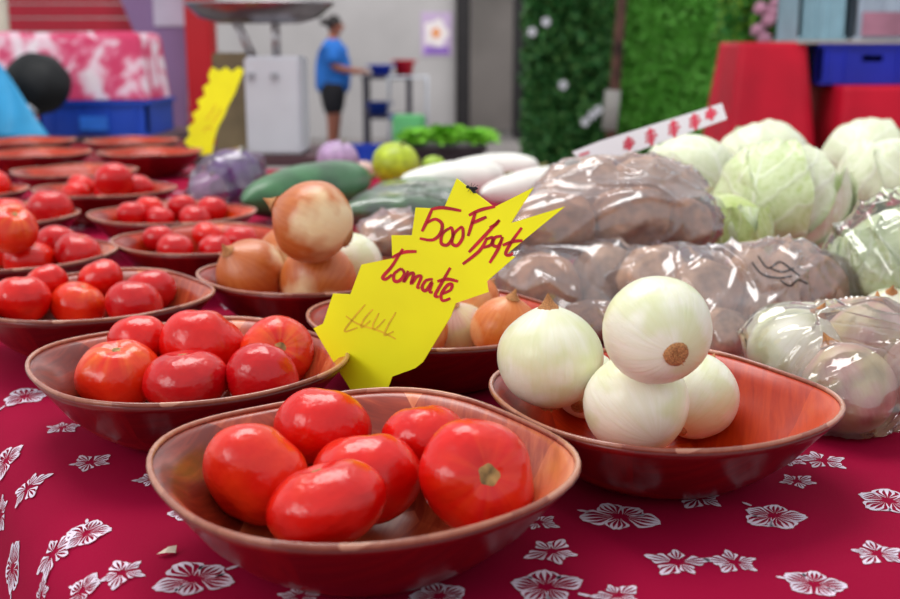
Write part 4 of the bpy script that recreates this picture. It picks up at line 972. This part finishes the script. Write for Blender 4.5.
def m_leafy(name, a, b, c, scale=3.5):
    t = NT(name); t.set(.55, .3); g_ = t.n('ShaderNodeNewGeometry').outputs['Position']
    t.base(t.mix(t.noise(g_, scale, 3, .6), a, b)); nz = t.noise(g_, 40, 1); t.base(t.mix(t.ramp(nz, [(.5, (0, 0, 0)), (.7, (255, 255, 255))]), t.mix(t.noise(g_, scale, 3, .6), a, b), c)); return t.m
q = leaves('foliage', ((hx0, hx1), (HY, HY+.4), (.05, 1.75)), 9000, .045, m_leafy('hedge_leaves', (20, 70, 30), (52, 118, 54), (110, 154, 80)), 1, hd); loc(q); q['kind'] = 'stuff'
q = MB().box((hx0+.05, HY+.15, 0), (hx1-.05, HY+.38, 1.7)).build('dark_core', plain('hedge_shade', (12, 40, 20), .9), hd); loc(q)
for i, (px, py) in enumerate(((546, 22), (532, 32), (592, 115), (585, 122), (598, 110), (563, 85))):
    c = at(px, py, HY-.03); e = empty('white_blossom', c); tag(e, ['white blossom near the top of the hedge', 'white blossom at the upper left edge of the hedge', 'white blossom low on the hedge near the post', 'lowest white blossom on the hedge', 'white blossom touching the post side of the hedge', 'white blossom in the middle of the hedge'][i], 'flower', 'white blossoms on the hedge')
    for p in range(5):
        a = 2*PI*p/5; v, f = sph(8, 6, lambda d: Vector((.018*math.cos(a)+d.x*.014, d.y*.006-.01, .018*math.sin(a)+d.z*.014))); ob('petal', mesh('petal', v, f, plain('white_petal', (226, 226, 232), .6)), e)
tx0, tx1 = at(606, 80, 7.6).x, at(742, 80, 7.6).x
tw = MB().box((tx0, 7.7, 0), (tx1, 7.78, 2.6)).build('green_backdrop', plain('green_felt', (70, 142, 44), .9, var=.35, scale=5)); tag(tw, 'bright green grass backdrop between the wooden post and red cloth', 'backdrop')
q = leaves('grass_blades', ((tx0, tx1), (7.64, 7.70), (.1, 2.0)), 9000, .04, m_leafy('grass_blades', (80, 160, 50), (116, 196, 74), (140, 208, 100), 4), 3, tw); q['kind'] = 'stuff'
ps = MB().tube([at(625, -40, 6.9), at(617, 60, 6.9), at(609, 165, 6.9), Vector((at(600, 160, 6.9).x, 6.9, 0))], [.03, .034, .036, .036], 10).build('wooden_post', plain('dark_bark', (92, 62, 52), .8, var=.5, scale=8), None, True); tag(ps, 'slanted dark wooden post between hedge and green backdrop', 'post')
q = MB().tube([at(613, 90, 6.85), at(609, 130, 6.85)], .05, 10).build('pale_wrap', plain('pale_wrap', (170, 166, 160), .6), ps, True)
# flowering plant behind the red stack
pl = empty('flowering_plant', (at(745, 40, 6.5).x, 6.5, 0)); tag(pl, 'leafy plant with pink flowers behind the red cloth stack', 'plant')
q = leaves('foliage', ((at(722, 20, 6.5).x, at(800, 20, 6.5).x), (6.4, 6.6), (at(740, 45, 6.5).z, at(740, -30, 6.5).z)), 700, .06, m_leafy('plant_leaves', (30, 100, 40), (70, 150, 60), (150, 190, 60), 6), 7, pl); loc(q); q['kind'] = 'stuff'
q = MB().tube([Vector((pl.location.x, 6.5, 0)), at(745, 30, 6.5)], .03, 8).build('stem', plain('dark_bark', (92, 62, 52)), pl, True); loc(q)
for px, py in ((760, 8), (768, 20), (757, 30), (775, 4), (772, 12), (764, 38)):
    c = at(px, py, 6.35); v, f = sph(12, 8, lambda d: c+d*.035*(1+.5*noise.noise(d*3+c))); loc(ob('pink_flower', mesh('pink_flower', v, f, plain('pink_petals', (222, 160, 186), .6, var=.2)), pl))

# ------------------------------------------------------------ red covered stack and crates at the right
RY = 4.6
def sheet(name, outline_top, zbot, flare, mat, label, seed):     # cloth over a block: top polygon, falling folds
    v = []; f = []; P = []
    n = len(outline_top)
    for i in range(n):
        a, b = Vector(outline_top[i]), Vector(outline_top[(i+1) % n]); k = max(6, int((b-a).length/.03))
        for s in range(k): P.append(a.lerp(b, s/k))
    c = sum(P, Vector())/len(P); N_ = len(P); zt_ = c.z
    for j, t in enumerate((-1, -.5, 0, .03, .15, .35, .6, .8, 1)):
        for i, p in enumerate(P):
            if t <= 0: q = c.lerp(p, t+1)
            else:
                w = 1+flare*t+.07*t*math.sin(i*.75+seed)+.03*t*math.sin(i*1.7); q = Vector((c.x+(p.x-c.x)*w, c.y+(p.y-c.y)*w, zt_+(zbot-zt_)*t))
            v.append(q)
    for j in range(8):
        for i in range(N_): f.append((j*N_+i, (j+1)*N_+i, (j+1)*N_+(i+1) % N_, j*N_+(i+1) % N_))
    return tag(ob(name, mesh(name, v, f, mat)), label, 'cloth')
RED = plain('red_cloth', (196, 12, 44), .6, .3, var=.12, scale=3)
rt = at(760, 42, RY).z; x0, x1 = at(740, 42, RY).x, at(806, 42, RY).x
sheet('red_cloth', [(x0, RY, rt), (x1, RY, rt), (x1, RY+.34, rt), (x0, RY+.34, rt)], .45, .55, RED, 'red cloth draped over the tall stack at the right', 1)
q = MB().box((x0+.02, RY+.02, .0), (x1-.02, RY+.32, rt-.01)).build('covered_stack', plain('plain_carton', (150, 110, 90))); tag(q, 'stack of boxes under the tall red cloth', 'boxes')
z2 = at(850, 86, RY-.1).z; x2 = at(960, 80, RY).x
sheet('red_tablecloth', [(x1+.13, RY-.12, z2), (x2, RY-.12, z2), (x2, RY+.5, z2), (x1+.13, RY+.5, z2)], .35, .06, RED, 'lower red tablecloth under the blue crate at the right', 4)
q = MB().box((x1+.15, RY-.1, 0), (x2-.02, RY+.48, z2-.012)).build('covered_table', plain('plain_carton', (150, 110, 90))); tag(q, 'block table hidden under the lower red tablecloth', 'table')
zc1, zc2 = at(850, 44, RY).z, at(850, 6, RY).z
crate('dark_blue_crate', at(820, 60, RY).x, at(925, 60, RY).x, RY, RY+.36, z2+.004, zc1-.014, (22, 36, 170), 'dark blue plastic crate with hand hole at the right edge', 6)
zb1 = zc1+.002; zb2 = at(850, -22, RY).z
MB().box((at(797, 30, RY).x, RY-.02, zb1), (at(930, 30, RY).x, RY+.38, zb1+.012), .003).build('board', plain('pale_board', (196, 186, 180), .6)); tag(bpy.data.objects['board'], 'pale board lying on the dark blue crate', 'board')
crate('pale_blue_box', at(800, 20, RY).x, at(849, 20, RY).x, RY+.01, RY+.33, zb1+.014, zb2, (140, 176, 190), 'pale blue plastic box at the left on the board', 4, None, False)
crate('pale_grey_box', at(855, 20, RY).x, at(925, 20, RY).x, RY+.01, RY+.33, zb1+.014, zb2, (168, 180, 196), 'pale grey plastic box at the right on the board', 4, None, False)
q = MB().box((at(862, 20, RY).x, RY-.006, zb1+.03), (at(905, 20, RY).x, RY-.001, at(862, 12, RY).z)).build('pink_label', plain('dull_pink', (176, 120, 140), .6)); tag(q, 'dull pink sheet on the front of the pale grey box', 'sheet')
